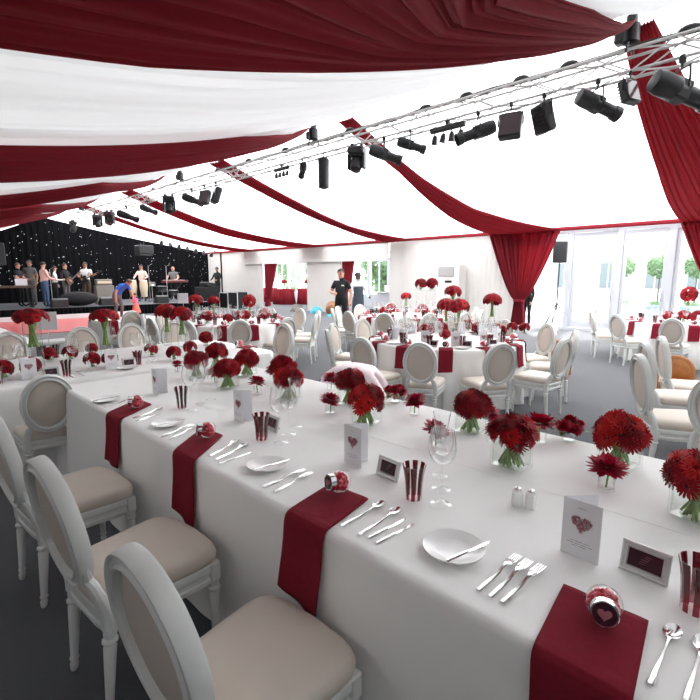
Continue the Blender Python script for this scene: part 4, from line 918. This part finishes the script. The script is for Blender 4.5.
def flood():
    t = thing('flood_light', '', 'stage lamp'); yoke(t, .20, 0, -.33); R = Matrix.Rotation(radians(18), 3, 'Y')
    obj('lamp_housing', MB().box((0, 0, -.34), (.16, .36, .44), R, ch=.025), M['lampblack'], t)
    q = MB()
    for k in range(6): q.box(Vector((0, 0, -.34))+R @ Vector((.09, 0, -.15+.06*k)), (.04, .32, .01), R)
    obj('cooling_fins', q, M['lampblack'], t); obj('front_glass', MB().box(Vector((0, 0, -.34))+R @ Vector((-.083, 0, 0)), (.012, .31, .38), R), M['leddark'], t); return t
def bar4():
    t = thing('lamp_bar', '', 'stage lamp')
    obj('bar_housing', MB().box((0, 0, -.10), (.08, .66, .09), ch=.015), M['lampblack'], t)
    obj('clamp', MB().box((0, 0, -.03), (.05, .06, .09)), M['lampblack'], t)
    for k in range(4):
        R = Matrix.Rotation(radians(15-10*(k % 2)), 3, 'X'); y = -.25+.165*k
        l = obj('lamp_can', MB().tube([(0, y, -.14), (0, y, -.19)], .012, 6).lathe([(.03, .06), (.045, .02), (.05, -.06), (.06, -.08)], 16, (0, y, -.24), R=R, cap1=False), M['lampblack'], t)
        obj('lens', MB().lathe([(.001, -.065), (.05, -.065)], 14, (0, y, -.24), R=R, cap0=False, cap1=False), M['leddark'], l)
    return t
def mover():
    t = thing('moving_head_light', '', 'stage lamp')
    obj('base_box', MB().box((0, 0, -.10), (.26, .32, .14), ch=.03), M['lampblack'], t); obj('clamp', MB().box((0, .1, 0), (.05, .05, .08)).box((0, -.1, 0), (.05, .05, .08)), M['lampblack'], t)
    q = MB()
    for s_ in (-1, 1): q.box((0, .15*s_, -.30), (.15, .055, .32), ch=.02)
    q.box((0, 0, -.18), (.15, .32, .05), ch=.01); obj('yoke_arms', q, M['lampblack'], t)
    R = Matrix.Rotation(radians(30), 3, 'Y'); h = obj('lamp_head', MB().lathe([(.06, -.15), (.10, -.13), (.115, -.04), (.11, .08), (.12, .12), (.115, .15)], 20, (0, 0, -.36), R=R), M['lampblack'], t)
    obj('lens', MB().lathe([(.001, .152), (.10, .152)], 18, (0, 0, -.36), R=R, cap0=False, cap1=False), M['alu'], h); return t
K1, K2, K3, K4 = Kind(profile), Kind(flood), Kind(bar4), Kind(mover)
ZB = TZ-TW-.02
LP = [(K4, 21.4, 0, 1.1, 'black moving-head light at the stage end of the truss'), (K4, 18.6, 1.5, 1.1, 'black moving-head light, second from the stage end of the truss'), (K4, 17.4, .5, 1.15, 'black moving-head light, third from the stage end, beside its twin'), (K1, 15.9, 5.5, 1.2, 'black profile spotlight pointing right, above the man in blue'), (K1, 14.3, 5.2, 1.0, 'small black profile spotlight tilted down, fifth from the stage end'), (K4, 12.9, 1.0, 1.15, 'black moving-head light left of the pair of floods on the truss'), (K1, 11.6, 5.2, 1.05, 'black profile spotlight just left of the pair of floods'), (K2, 10.95, .3, 1.0, 'black flood light of the close pair on the truss, left'), (K2, 10.4, -.3, 1.05, 'black flood light of the close pair on the truss, right'),
      (K3, 7.85, 0, .85, 'bar of four small lamps left of the black tubular speaker on the truss'), (K1, 7.2, 1.0, .75, 'small spotlight right of the left lamp bar'), (K4, 5.76, .4, 1.05, 'black moving-head light with a hollow yoke, near the truss middle'), (K1, 5.15, 5.5, 1.0, 'black profile spotlight crossing the red swag behind the truss'), (K1, 4.62, 5.3, .82, 'short black profile spotlight with a reddish lens left of the right lamp bar'), (K3, 3.95, 0, 1.05, 'bar of four small lamps right of the truss middle'), (K1, 3.46, 2.35, 1.0, 'black profile spotlight pointing down left, beside the right lamp bar'), (K2, 2.98, .25, .95, 'black square flood light, left of two near the right'), (K2, 2.55, 2.6, .95, 'black flood light tilted the other way, right of two'), (K1, 1.93, 5.6, 1.0, 'black profile spotlight hanging under the truss left of the hoist'), (K2, 1.60, 1.2, .72, 'black box flood light directly below the chain hoist'), (K1, 1.12, 5.5, 1.25, 'largest black profile spotlight, at the right photo edge')]
for K, y, a, s, lab in LP: K.put((TX-TW, y, ZB), a, lab, scale=s*.84)
t = thing('tubular_speaker', 'black tubular speaker hung from the truss under the middle hoist', 'speaker', (TX-TW, 6.6, ZB))
obj('cabinet', MB().lathe([(.05, -.62), (.10, -.60), (.105, -.1), (.08, -.07)], 16), M['lampblack'], t); obj('hanger', MB().tube([(0, 0, -.08), (0, 0, .04)], .012, 6), M['lampblack'], t)
# ------------------------------------------------------------------ on the stage
t = thing('roof_lamp_bar', 'sloping thin bar of small dark lamps under the roof above the stage', 'stage lamp', (0, 0, 0))
pb = [(9.9, 24.0, 3.78), (14.2, 24.0, 3.02)]; obj('bar_pipe', MB().tube(pb, .03), M['lampblack'], t)
for k in range(7):
    s_ = .25+.11*k; p = Vector(pb[0]).lerp(Vector(pb[1]), s_); R = Matrix.Rotation(.5*(-1)**k, 3, 'X')
    obj('lamp_can', MB().tube([p, p-Vector((0, 0, .12))], .015, 6).lathe([(.05, .12), (.09, .05), (.10, -.12)], 12, p-Vector((0, 0, .22)), R=R), M['lampblack'], t)
t = thing('hanging_speaker', 'big dark speaker cluster hanging above the conga player', 'speaker', (10.05, 24.0, 2.98))
obj('cabinet', MB().box((0, 0, 0), (.72, .6, .42), ch=.03).box((0, 0, -.24), (.66, .55, .1)), M['lampblack'], t); obj('chain', MB().tube([(0, 0, .2), (0, 0, .88)], .02), M['lampblack'], t)
t = thing('hanging_speaker', 'dim dark speaker cluster hanging at the top left of the stage', 'speaker', (3.9, 24.0, 2.55)); obj('cabinet', MB().box((0, 0, 0), (.7, .6, .9), ch=.03), M['lampblack'], t); obj('chain', MB().tube([(0, 0, .4), (0, 0, .9)], .02), M['lampblack'], t)
def congas(x, y, label):
    t = thing('conga_drum', label, 'drum', (x, y, SZ))
    obj('shell', MB().lathe([(.12, .25), (.13, .26), (.17, .55), (.19, .75), (.17, .98), (.155, 1.05)], 24), M['conga'], t); obj('drum_head', MB().lathe([(.16, 1.03), (.165, 1.055), (.001, 1.062)], 24, cap1=False), M['card'], t)
    q = MB()
    for k in range(3): a = k*2.1; q.tube([(.13*cos(a), .13*sin(a), .5), (.25*cos(a), .25*sin(a), 0)], .014, 6)
    obj('stand', q, M['steel'], t)
congas(9.02, 23.1, 'tall cream conga drum, left of the pair on stage'); congas(9.42, 22.8, 'tall cream conga drum, right of the pair on stage')
def micstand(x, y, label, h=1.5):
    t = thing('microphone_stand', label, 'stand', (x, y, SZ)); obj('base', MB().lathe([(.001, 0), (.13, 0), (.13, .02), (.012, .03)], 16), M['lampblack'], t)
    obj('pole', MB().tube([(0, 0, .02), (0, 0, h), (.12, -.1, h+.08)], .009, 6), M['silver'], t); obj('microphone', MB().ball((.14, -.12, h+.09), .03, 8, 6), M['lampblack'], t)
micstand(5.35, 22.0, 'microphone stand in front of the long-haired woman'); micstand(10.25, 22.1, 'tall thin microphone stand right of the conga player', 1.7); micstand(9.95, 23.4, 'microphone stand behind the conga player', 1.75)
t = thing('guitar_amplifier', 'grey guitar amplifier cabinet stack between guitarist and man in blue', 'amplifier', (7.55, 22.6, SZ))
obj('cabinet', MB().box((0, 0, .42), (.75, .4, .82), ch=.02), M['amp'], t); obj('amp_head', MB().box((0, 0, .97), (.66, .3, .26), ch=.03), M['amp'], t); obj('control_panel', MB().box((0, -.155, .97), (.58, .012, .1)), M['conga'], t)
t = thing('sound_desk', 'dark desk with equipment behind the laptop at the far left', 'table', (4.25, 22.1, SZ)); obj('desk_top', MB().box((-.3, 0, .82), (1.6, .6, .08)), M['cbrown'], t)
for sx in (-1, .4): obj('leg', MB().box((sx, 0, .4), (.06, .5, .78)), M['lampblack'], t)
t = thing('laptop', 'silver laptop with its lid open on the stage desk', 'laptop', (4.35, 22.05, SZ+.862)); obj('base', MB().box((0, .12, .01), (.36, .25, .018)), M['laptop'], t); obj('screen_lid', MB().box((0, -.03, .14), (.40, .014, .26), Matrix.Rotation(-.2, 3, 'X'), ch=.005), M['laptop'], t)
t = thing('stage_cover', 'long low black hump of covered gear on stage', 'equipment', (6.25, 21.75, SZ)); obj('cover', MB().ball((0, 0, .30), (.75, .35, .30), 24, 10), M['cblack'], t)
t = thing('keyboard', 'dark red stage keyboard on a cross stand before the bald player', 'keyboard', (11.2, 23.2, SZ), .15)
obj('keyboard_case', MB().box((0, 0, .98), (1.35, .38, .12), ch=.02), M['redwood'], t); obj('keys', MB().box((0, .05, 1.045), (1.15, .16, .012)), M['card'], t); obj('cross_stand', MB().tube([(-.4, 0, .02), (.4, 0, .92)], .02).tube([(.4, .04, .02), (-.4, .04, .92)], .02), M['lampblack'], t)
def drum(x, y, r, h, z, label, R=None, m='lampblack'):
    t = thing('stage_drum', label, 'drum', (x, y, SZ)); obj('shell', MB().lathe([(r, 0), (r*1.02, .01), (r*1.02, .04), (r, .05), (r, h-.05), (r*1.02, h-.04), (r*1.02, h)], 24, (0, 0, z), R=R), M[m], t); 
    obj('drum_head', MB().lathe([(.001, h+.002), (r*.98, h+.002)], 24, (0, 0, z), R=R, cap0=False, cap1=False), M['card'], t)
    obj('stand', MB().tube([(0, 0, .0), (0, 0, z+.05)], .03), M['steel'], t)
drum(9.9, 23.0, .17, .2, .75, 'small silver drum right of the two congas', m='steel'); drum(10.35, 22.85, .26, .3, .45, 'low dark floor drum right of the congas'); drum(10.75, 22.5, .24, .25, .3, 'low dark drum left of the keyboard stand')
def monitor(x, y, a, label):
    t = thing('wedge_monitor', label, 'speaker', (x, y, SZ+.001), a); p = [(-.2, 0), (.2, 0), (.2, .1), (-.08, .36), (-.2, .3)]
    q = MB().prism([(a_, b_) for a_, b_ in p], -.28, .28); q.v = [(vx, vz, vy) for vx, vy, vz in q.v]; obj('cabinet', q, M['lampblack'], t, smooth=False); obj('front_grille', MB().box((.07, 0, .235), (.012, .5, .36), Matrix.Rotation(radians(-47), 3, 'Y')), M['acg'], t)
for k, (x, y, lab) in enumerate([(5.4, 21.3, 'black wedge monitor on the stage edge before the long-haired woman'), (7.2, 21.35, 'black wedge monitor on the stage edge before the amplifier'), (9.6, 21.4, 'black wedge monitor on the stage edge before the congas')]): monitor(x, y, 1.57, lab)
def fcase(x, y, w, h, label, z=0):
    t = thing('flight_case', label, 'case', (x, y, z)); obj('case_body', MB().box((0, 0, h/2), (.6, w, h)), M['lampblack'], t, smooth=False); q = MB()
    for sx in (-.3, .3):
        for sy in (-w/2, w/2): q.box((sx, sy, h/2), (.035, .035, h+.02))
        for z_ in (0.015, h): q.box((sx, 0, z_), (.035, w, .035))
    obj('metal_edging', q, M['alu'], t, smooth=False)
fcase(13.2, 20.55, .85, .86, 'black flight case with silver edges by the white wall, right of two'); fcase(13.3, 21.58, .8, .8, 'black flight case with silver edges by the white wall, left of two')
t = thing('mixing_booth', 'black draped mixing desk booth before the seated technician', 'desk', (12.6, 22.55, 0)); obj('booth_body', MB().box((0, 0, .55), (.7, 1.3, 1.1), ch=.02), M['cblack'], t); obj('mixing_desk', MB().box((.02, -.1, 1.22), (.5, .9, .22), Matrix.Rotation(.15, 3, 'Y'), ch=.03), M['lampblack'], t)
# ------------------------------------------------------------------ people
def person(label, loc, face, J, shirt='cblack', pants='cblack', skin='skinA', hair='hairD', shoes='cblack', sleeve=False, longhair=False, bald=False, s=1., apron=None, skirt=None, chest=1.):
    """J overrides joints (x forward, y left, z up)"""
    P = dict(pel=(0, 0, .96), wai=(0, 0, 1.10), che=(0, 0, 1.30), nec=(0, 0, 1.47), hd0=(.015, 0, 1.56), hd1=(.02, 0, 1.66), hd2=(.01, 0, 1.745))
    for sd, k in (('L', 1), ('R', -1)):
        P.update({'sh'+sd: (0, .17*k, 1.41), 'el'+sd: (-.03, .23*k, 1.13), 'wr'+sd: (.05, .23*k, .89), 'ha'+sd: (.08, .23*k, .82), 'hi'+sd: (0, .095*k, .92), 'kn'+sd: (.02, .11*k, .50), 'an'+sd: (0, .12*k, .09), 'to'+sd: (.15, .14*k, .035)})
    P.update(J); P = {k: Vector(v) for k, v in P.items() if k != 'fwd'}
    rad = dict(pel=(.15, .115), wai=(.135, .105), che=(.165*chest, .115), nec=.058, hd0=.072, hd1=.088, hd2=.05, sh=.068, el=.047, wr=.032, ha=.036, hi=.098, kn=.064, an=.045, to=.036)
    names = list(P); idx = {n: i for i, n in enumerate(names)}
    E = [('pel', 'wai'), ('wai', 'che'), ('che', 'nec'), ('nec', 'hd0'), ('hd0', 'hd1'), ('hd1', 'hd2')]
    for d in 'LR': E += [('che', 'sh'+d), ('sh'+d, 'el'+d), ('el'+d, 'wr'+d), ('wr'+d, 'ha'+d), ('pel', 'hi'+d), ('hi'+d, 'kn'+d), ('kn'+d, 'an'+d), ('an'+d, 'to'+d)]
    me = bpy.data.meshes.new('body'); me.from_pydata([P[n] for n in names], [(idx[a], idx[b]) for a, b in E], [])
    o = bpy.data.objects.new('body', me); C.objects.link(o)
    md = o.modifiers.new('skin', 'SKIN'); md.use_smooth_shade = True
    if not me.skin_vertices: me.attributes.new
    sv = me.skin_vertices[0].data
    for n in names:
        r = rad[n] if n in rad else rad[n[:-1]]; sv[idx[n]].radius = r if isinstance(r, tuple) else (r, r); sv[idx[n]].use_root = n == 'pel'
    o.modifiers.new('sub', 'SUBSURF').levels = 2
    bpy.context.view_layer.update()
    ev = bpy.data.meshes.new_from_object(o.evaluated_get(bpy.context.evaluated_depsgraph_get()))
    bpy.data.objects.remove(o); bpy.data.meshes.remove(me)
    mats = [M[skin], M[shirt], M[pants], M[shoes], M['eye']]
    bm = MB(); bone = []
    for a, b in E:
        r = 0 if b.startswith('hd') or a in ('nec',) else 1
        if b[:2] in ('wr',): r = 1 if sleeve else 0
        if b[:2] == 'ha': r = 0
        if b[:2] in ('kn', 'an') or (a == 'pel' and b[:2] == 'hi'): r = 2
        if a == 'pel' and b == 'wai': r = 1
        if b[:2] == 'to': r = 3
        bone.append((P[a], P[b], r))
    def near_mat(p):
        best = (9, 0)
        for a, b, r in bone:
            ab = b-a; t = max(0, min(1, (p-a).dot(ab)/max(1e-6, ab.length_squared))); d = (p-a-ab*t).length/(.13 if r in (1, 2) and (a-P['pel']).length < .5 else .09)
            if a == P['sh'+('L' if a.y > 0 else 'R')] and t > .62 and not sleeve and r == 1: rr = 0
            else: rr = r
            if a == P['pel'] and r == 1 and t < .25: rr = 2
            if d < best[0]: best = (d, rr)
        return best[1]
    vs = [v.co.copy() for v in ev.vertices]
    bm.v = [tuple(v) for v in vs]
    for f in ev.polygons:
        bm.f.append(list(f.vertices)); c = sum((vs[i] for i in f.vertices), Vector())/len(f.vertices); bm.mi.append(near_mat(c))
    bpy.data.meshes.remove(ev)
    # head details in the head's frame
    up = (P['hd2']-P['hd0']).normalized(); fw = J.get('fwd', None); fwv = Vector(fw) if fw else Vector((1, 0, 0)); fwv = (fwv-up*fwv.dot(up)).normalized(); lf = up.cross(fwv)
    Hc = P['hd1']; F3 = Matrix((fwv, lf, up)).transposed()
    bm.cur = 0; bm.ball(Hc+fwv*.088-up*.012, (.020, .014, .024), 8, 6, F3)
    for k in (1, -1): bm.ball(Hc+lf*k*.084-up*.01, (.014, .010, .030), 8, 6, F3)
    bm.cur = 4
    for k in (1, -1): bm.ball(Hc+fwv*.076+lf*.032*k+up*.012, (.010, .012, .008), 8, 5, F3)
    bm.ball(Hc+fwv*.074-up*.052, (.008, .022, .005), 8, 5, F3)
    # fingers
    bm.cur = 0
    for d in 'LR':
        w, h = P['wr'+d], P['ha'+d]; dr = (h-w).normalized(); k = 1 if d == 'L' else -1
        sdv = dr.cross(Vector((0, k, .2))).normalized(); pl = sdv.cross(dr).normalized()
        for i in range(4):
            b0 = h+sdv*(.024-.016*i); ln = (.066, .074, .070, .054)[i]
            bm.tube([b0-dr*.01, b0+dr*ln*.5-pl*.004, b0+dr*ln*.85-pl*.018*1, b0+dr*ln*1.0-pl*.030], [.011, .0095, .0085, .006], 7)
        b0 = w+(h-w)*.6+sdv*.028; bm.tube([b0, b0+sdv*.022+dr*.025, b0+sdv*.026+dr*.055], [.012, .011, .007], 7)
    t = thing('person', label, 'person', loc, face)
    t.scale = (s,)*3
    obj('body', bm, mats, t, ang=180)
    if not bald:
        q = MB(); n = 20; rr = []
        for k in range(9):
            th = pi*.56*k/8; ring = []
            for i in range(n):
                a = 2*pi*i/n; lim = 1. if not longhair else 1.05
                e = th*(1-.42*max(0, cos(a))**2)+(.18*max(0, -cos(a)) if k > 5 else 0)
                ring.append(Hc+F3 @ Vector((.098*sin(e)*cos(a)-.006, .094*sin(e)*sin(a), .102*cos(e)+.008)))
            rr.append(ring)
        q.rings(rr, cap1=False, cap0=True)
        if longhair: q.rings([[Hc+F3 @ Vector((-.05+.055*cos(2*pi*i/14)-.01*k, (.088-.006*k)*sin(2*pi*i/14), .03-.07*k)) for i in range(14)] for k in range(6)])
        obj('hair', q, M[hair], t, ang=180)
    if apron:
        q = MB().grid(lambda u, v: (.135-.05*(2*u-1)**2*1+.01*(1-v), (u-.5)*(.36-.08*v), .55+.80*v), 10, 10); obj('apron', q, M[apron], t, solid=.012)
    if skirt:
        a, b = P['wai'], P['pel']+Vector((0, 0, -.42))
        q = MB(); rr = []
        for k in range(7):
            f = k/6; c = a.lerp(b, f); r = .14+.14*f; rr.append([c+Vector((r*cos(2*pi*i/28)*(1+.06*f*sin(7*2*pi*i/28)), r*sin(2*pi*i/28)*(1+.06*f*sin(7*2*pi*i/28)), 0)) for i in range(28)])
        q.rings(rr, cap0=False, cap1=False); obj('skirt', q, M[skirt], t, solid=.01, ang=180)
    return t
def arms(eL, wL, hL, eR, wR, hR, **k): return dict(elL=eL, wrL=wL, haL=hL, elR=eR, wrR=wR, haR=hR, **k)
fwdarms = arms((.05, .25, 1.15), (.28, .17, 1.1), (.35, .15, 1.1), (.05, -.25, 1.15), (.28, -.17, 1.1), (.35, -.15, 1.1))
gtr = arms((.06, .27, 1.2), (.22, .42, 1.22), (.26, .48, 1.24), (.0, -.28, 1.16), (.2, -.12, 1.06), (.25, -.06, 1.05))
TOC = radians(228)      # facing the camera from the stage
person('person in black leaning over the laptop desk at the far left of the stage', (4.42, 22.75, SZ), radians(-40), fwdarms, 'cblack', 'cblack', 'skinA', 'hairB')
person('person in grey standing behind the one in the pale shirt on stage', (4.95, 23.3, SZ), TOC, {}, 'cgrey', 'cgrey', 'skinB', 'hairD', s=1.08)
person('person in a pale pink shirt and blue jeans standing at the stage left', (5.05, 21.7, SZ), radians(15), fwdarms, 'cpink', 'jeans', 'skinA', 'hairD', sleeve=True, s=1.02)
person('person with long dark hair in a white shirt and black trousers on stage', (5.58, 22.3, SZ), radians(-10), arms((.0, .26, 1.15), (.1, .25, .95), (.13, .25, .88), (.02, -.25, 1.15), (.25, -.2, 1.15), (.31, -.18, 1.17)), 'cwhite', 'cblack', 'skinA', 'hairD', sleeve=True, longhair=True, s=.94)
def guitar(loc, face, label, m='wood'):
    t = thing('electric_guitar', label, 'guitar', loc); f = Vector((cos(face), sin(face), .1)).normalized(); n = Vector((-sin(face)*.85, cos(face)*.85, .45)); n = (n-f*n.dot(f)).normalized()
    t.rotation_euler = Matrix((n.cross(f), n, f)).transposed().to_euler()
    o_ = [(.0, -.19), (.10, -.20), (.17, -.12), (.14, .0), (.16, .10), (.10, .17), (.04, .12), (-.04, .12), (-.10, .17), (-.16, .10), (-.14, 0), (-.17, -.12), (-.10, -.20)]
    obj('guitar_body', MB().prism(o_, -.025, .025), M[m], t); obj('neck', MB().box((0, .40, .025), (.045, .60, .025)), M['cbrown'], t); obj('headstock', MB().box((.01, .77, .02), (.075, .16, .02), ch=.005), M['lampblack'], t)
p_ = person('person in dark clothes playing a guitar on stage left', (6.05, 22.6, SZ), radians(-50), gtr, 'cblack', 'cgrey', 'skinA', 'hairB', sleeve=True)
guitar((6.17, 22.44, SZ+1.04), radians(-50), 'brown electric guitar held by the musician in dark clothes', 'cbrown')
person('guitarist in a white shirt and brown trousers at the middle of the stage', (6.98, 23.0, SZ), TOC, gtr, 'cwhite', 'cbrown', 'skinB', 'hairD', s=1.05)
guitar((6.84, 22.84, SZ+1.08), TOC, 'dark electric guitar held by the musician in the white shirt', 'lampblack')
person('conga player in a pale shirt standing behind the two drums', (9.62, 23.45, SZ), TOC, arms((.1, .30, 1.18), (.3, .26, 1.12), (.37, .24, 1.10), (.1, -.30, 1.18), (.3, -.26, 1.12), (.37, -.24, 1.10)), 'cpink', 'cblack', 'skinB', 'hairD', sleeve=True, s=1.02)
person('bald keyboard player in a dark shirt on stage right', (11.42, 23.82, SZ), TOC, arms((.1, .28, 1.18), (.32, .25, 1.06), (.39, .22, 1.06), (.1, -.28, 1.18), (.32, -.25, 1.06), (.39, -.22, 1.06)), 'cgrey', 'cblack', 'skinA', bald=True)
person('technician in black at the mixing booth, seen against the white wall', (13.35, 22.7, SZ+.0), radians(200), arms((.1, .27, 1.15), (.3, .22, 1.05), (.36, .2, 1.05), (.1, -.27, 1.15), (.3, -.22, 1.05), (.36, -.2, 1.05)), 'cblack', 'cblack', 'skinB', 'hairD', sleeve=True, s=.98)
obj_r = thing('stage_riser', 'black riser the technician stands on behind the mixing booth', 'riser', (13.4, 22.7, 0)); obj('riser_deck', MB().box((0, 0, SZ/2), (.9, 1.2, SZ-.004), ch=.01), M['cblack'], obj_r)
bend = dict(pel=(-.12, 0, .92), wai=(-.02, 0, 1.04), che=(.17, 0, 1.18), nec=(.34, 0, 1.27), hd0=(.40, 0, 1.31), hd1=(.48, 0, 1.36), hd2=(.54, 0, 1.42), shL=(.24, .19, 1.24), shR=(.24, -.19, 1.24), elL=(.32, .26, .97), wrL=(.42, .24, .76), haL=(.45, .23, .70), elR=(.14, -.30, 1.0), wrR=(.12, -.30, .76), haR=(.13, -.30, .69), hiL=(-.12, .1, .88), hiR=(-.12, -.1, .88), knL=(-.02, .13, .48), knR=(-.02, -.13, .48), anL=(-.1, .15, .09), anR=(-.1, -.15, .09), toL=(.05, .17, .035), toR=(.05, -.17, .035), fwd=(.7, 0, -.6))
person('man in a royal blue T-shirt bending forward towards the small child', (6.62, 18.3, .024), radians(-62), bend, 'cblue', 'cgrey', 'skinA', 'hairB', s=1.04, chest=1.1)
chi = dict(pel=(0, 0, .92), hd0=(.015, 0, 1.55), hd1=(.02, 0, 1.70), hd2=(.01, 0, 1.80), elL=(.05, .25, 1.2), wrL=(.2, .25, 1.3), haL=(.25, .25, 1.36), elR=(.1, -.24, 1.22), wrR=(.25, -.2, 1.35), haR=(.3, -.18, 1.42))
person('small child in a pink top and coral skirt in front of the stage', (7.02, 17.82, .024), radians(120), chi, 'cpinkd', 'ccoral', 'skinA', 'hairB', s=.56, skirt='ccoral')
wb = person('waiter in a black polo shirt and trousers standing by the burgundy curtain', (8.95, 8.9, 0), radians(205), arms((-.02, .27, 1.15), (.05, .26, .92), (.08, .25, .85), (.03, -.27, 1.16), (.24, -.12, 1.13), (.30, -.06, 1.14), fwd=(.8, .5, -.25)), 'cblack', 'cblack', 'skinA', 'hairD', s=1.045, chest=1.08)
obj('chest_logo', MB().box((.124, .085, 1.335), (.014, .075, .028), ch=.004), M['card'], wb)['label'] = 'small white chest logo'
wa = person('waiter in a white shirt and slate bib apron beside the one in black', (10.25, 9.5, 0), radians(240), arms((.0, .27, 1.14), (.18, .30, 1.02), (.24, .31, 1.02), (0, -.26, 1.14), (.08, -.28, .92), (.1, -.28, .85), fwd=(.8, .5, -.2)), 'cwhite', 'cgrey', 'skinC', 'hairD', sleeve=True, apron='apron')
cr = dict(pel=(-.26, 0, .54), wai=(-.15, 0, .69), che=(.05, 0, .77), nec=(.24, 0, .62), hd0=(.29, 0, .50), hd1=(.34, 0, .42), hd2=(.38, 0, .35), shL=(.12, .19, .70), shR=(.12, -.19, .70), elL=(.28, .26, .42), wrL=(.44, .22, .26), haL=(.49, .20, .20), elR=(.30, -.24, .42), wrR=(.46, -.18, .26), haR=(.51, -.16, .2), hiL=(-.28, .11, .48), hiR=(-.28, -.11, .48), knL=(.10, .19, .38), knR=(.06, -.19, .36), anL=(-.16, .17, .09), anR=(-.18, -.17, .09), toL=(-.02, .19, .035), toR=(-.04, -.19, .035), fwd=(.5, 0, -.8))
person('person in a pale pink striped shirt and jeans crouching behind the foreground table', (3.08, 2.92, 0), radians(-44), cr, 'stripe', 'jeans', 'skinB', 'hairB', sleeve=True, s=1.06, chest=1.15)
person('person in black standing half hidden behind the large tied curtain', (15.36, 6.48, 0), radians(160), {}, 'cblack', 'cblack', 'skinB', 'hairD', sleeve=True, s=.93)
# ------------------------------------------------------------------ light
W = bpy.data.worlds.new('daylight'); S.world = W; W.use_nodes = True
nt = W.node_tree; bg = nt.nodes['Background']; bg.inputs[0].default_value = (.93, .96, 1., 1); bg.inputs[1].default_value = 3.2
sun = bpy.data.lights.new('sun', 'SUN'); sun.energy = 6.0; sun.angle = radians(3); sun.color = (1, .96, .9)
so_ = bpy.data.objects.new('sun', sun); C.objects.link(so_); so_.rotation_euler = Vector((-.62, -.10, -.75)).to_track_quat('-Z', 'Y').to_euler()
S.view_settings.view_transform = 'Standard'; S.view_settings.look = 'None'; S.view_settings.gamma = 1; S.view_settings.exposure = 1.22
try: S.view_settings.use_curve_mapping = False
except Exception: pass
S.cycles.transparent_max_bounces = 24; S.cycles.max_bounces = 10; S.cycles.diffuse_bounces = 6; S.cycles.transmission_bounces = 8
S.cycles.use_denoising = True; S.cycles.sample_clamp_indirect = 6
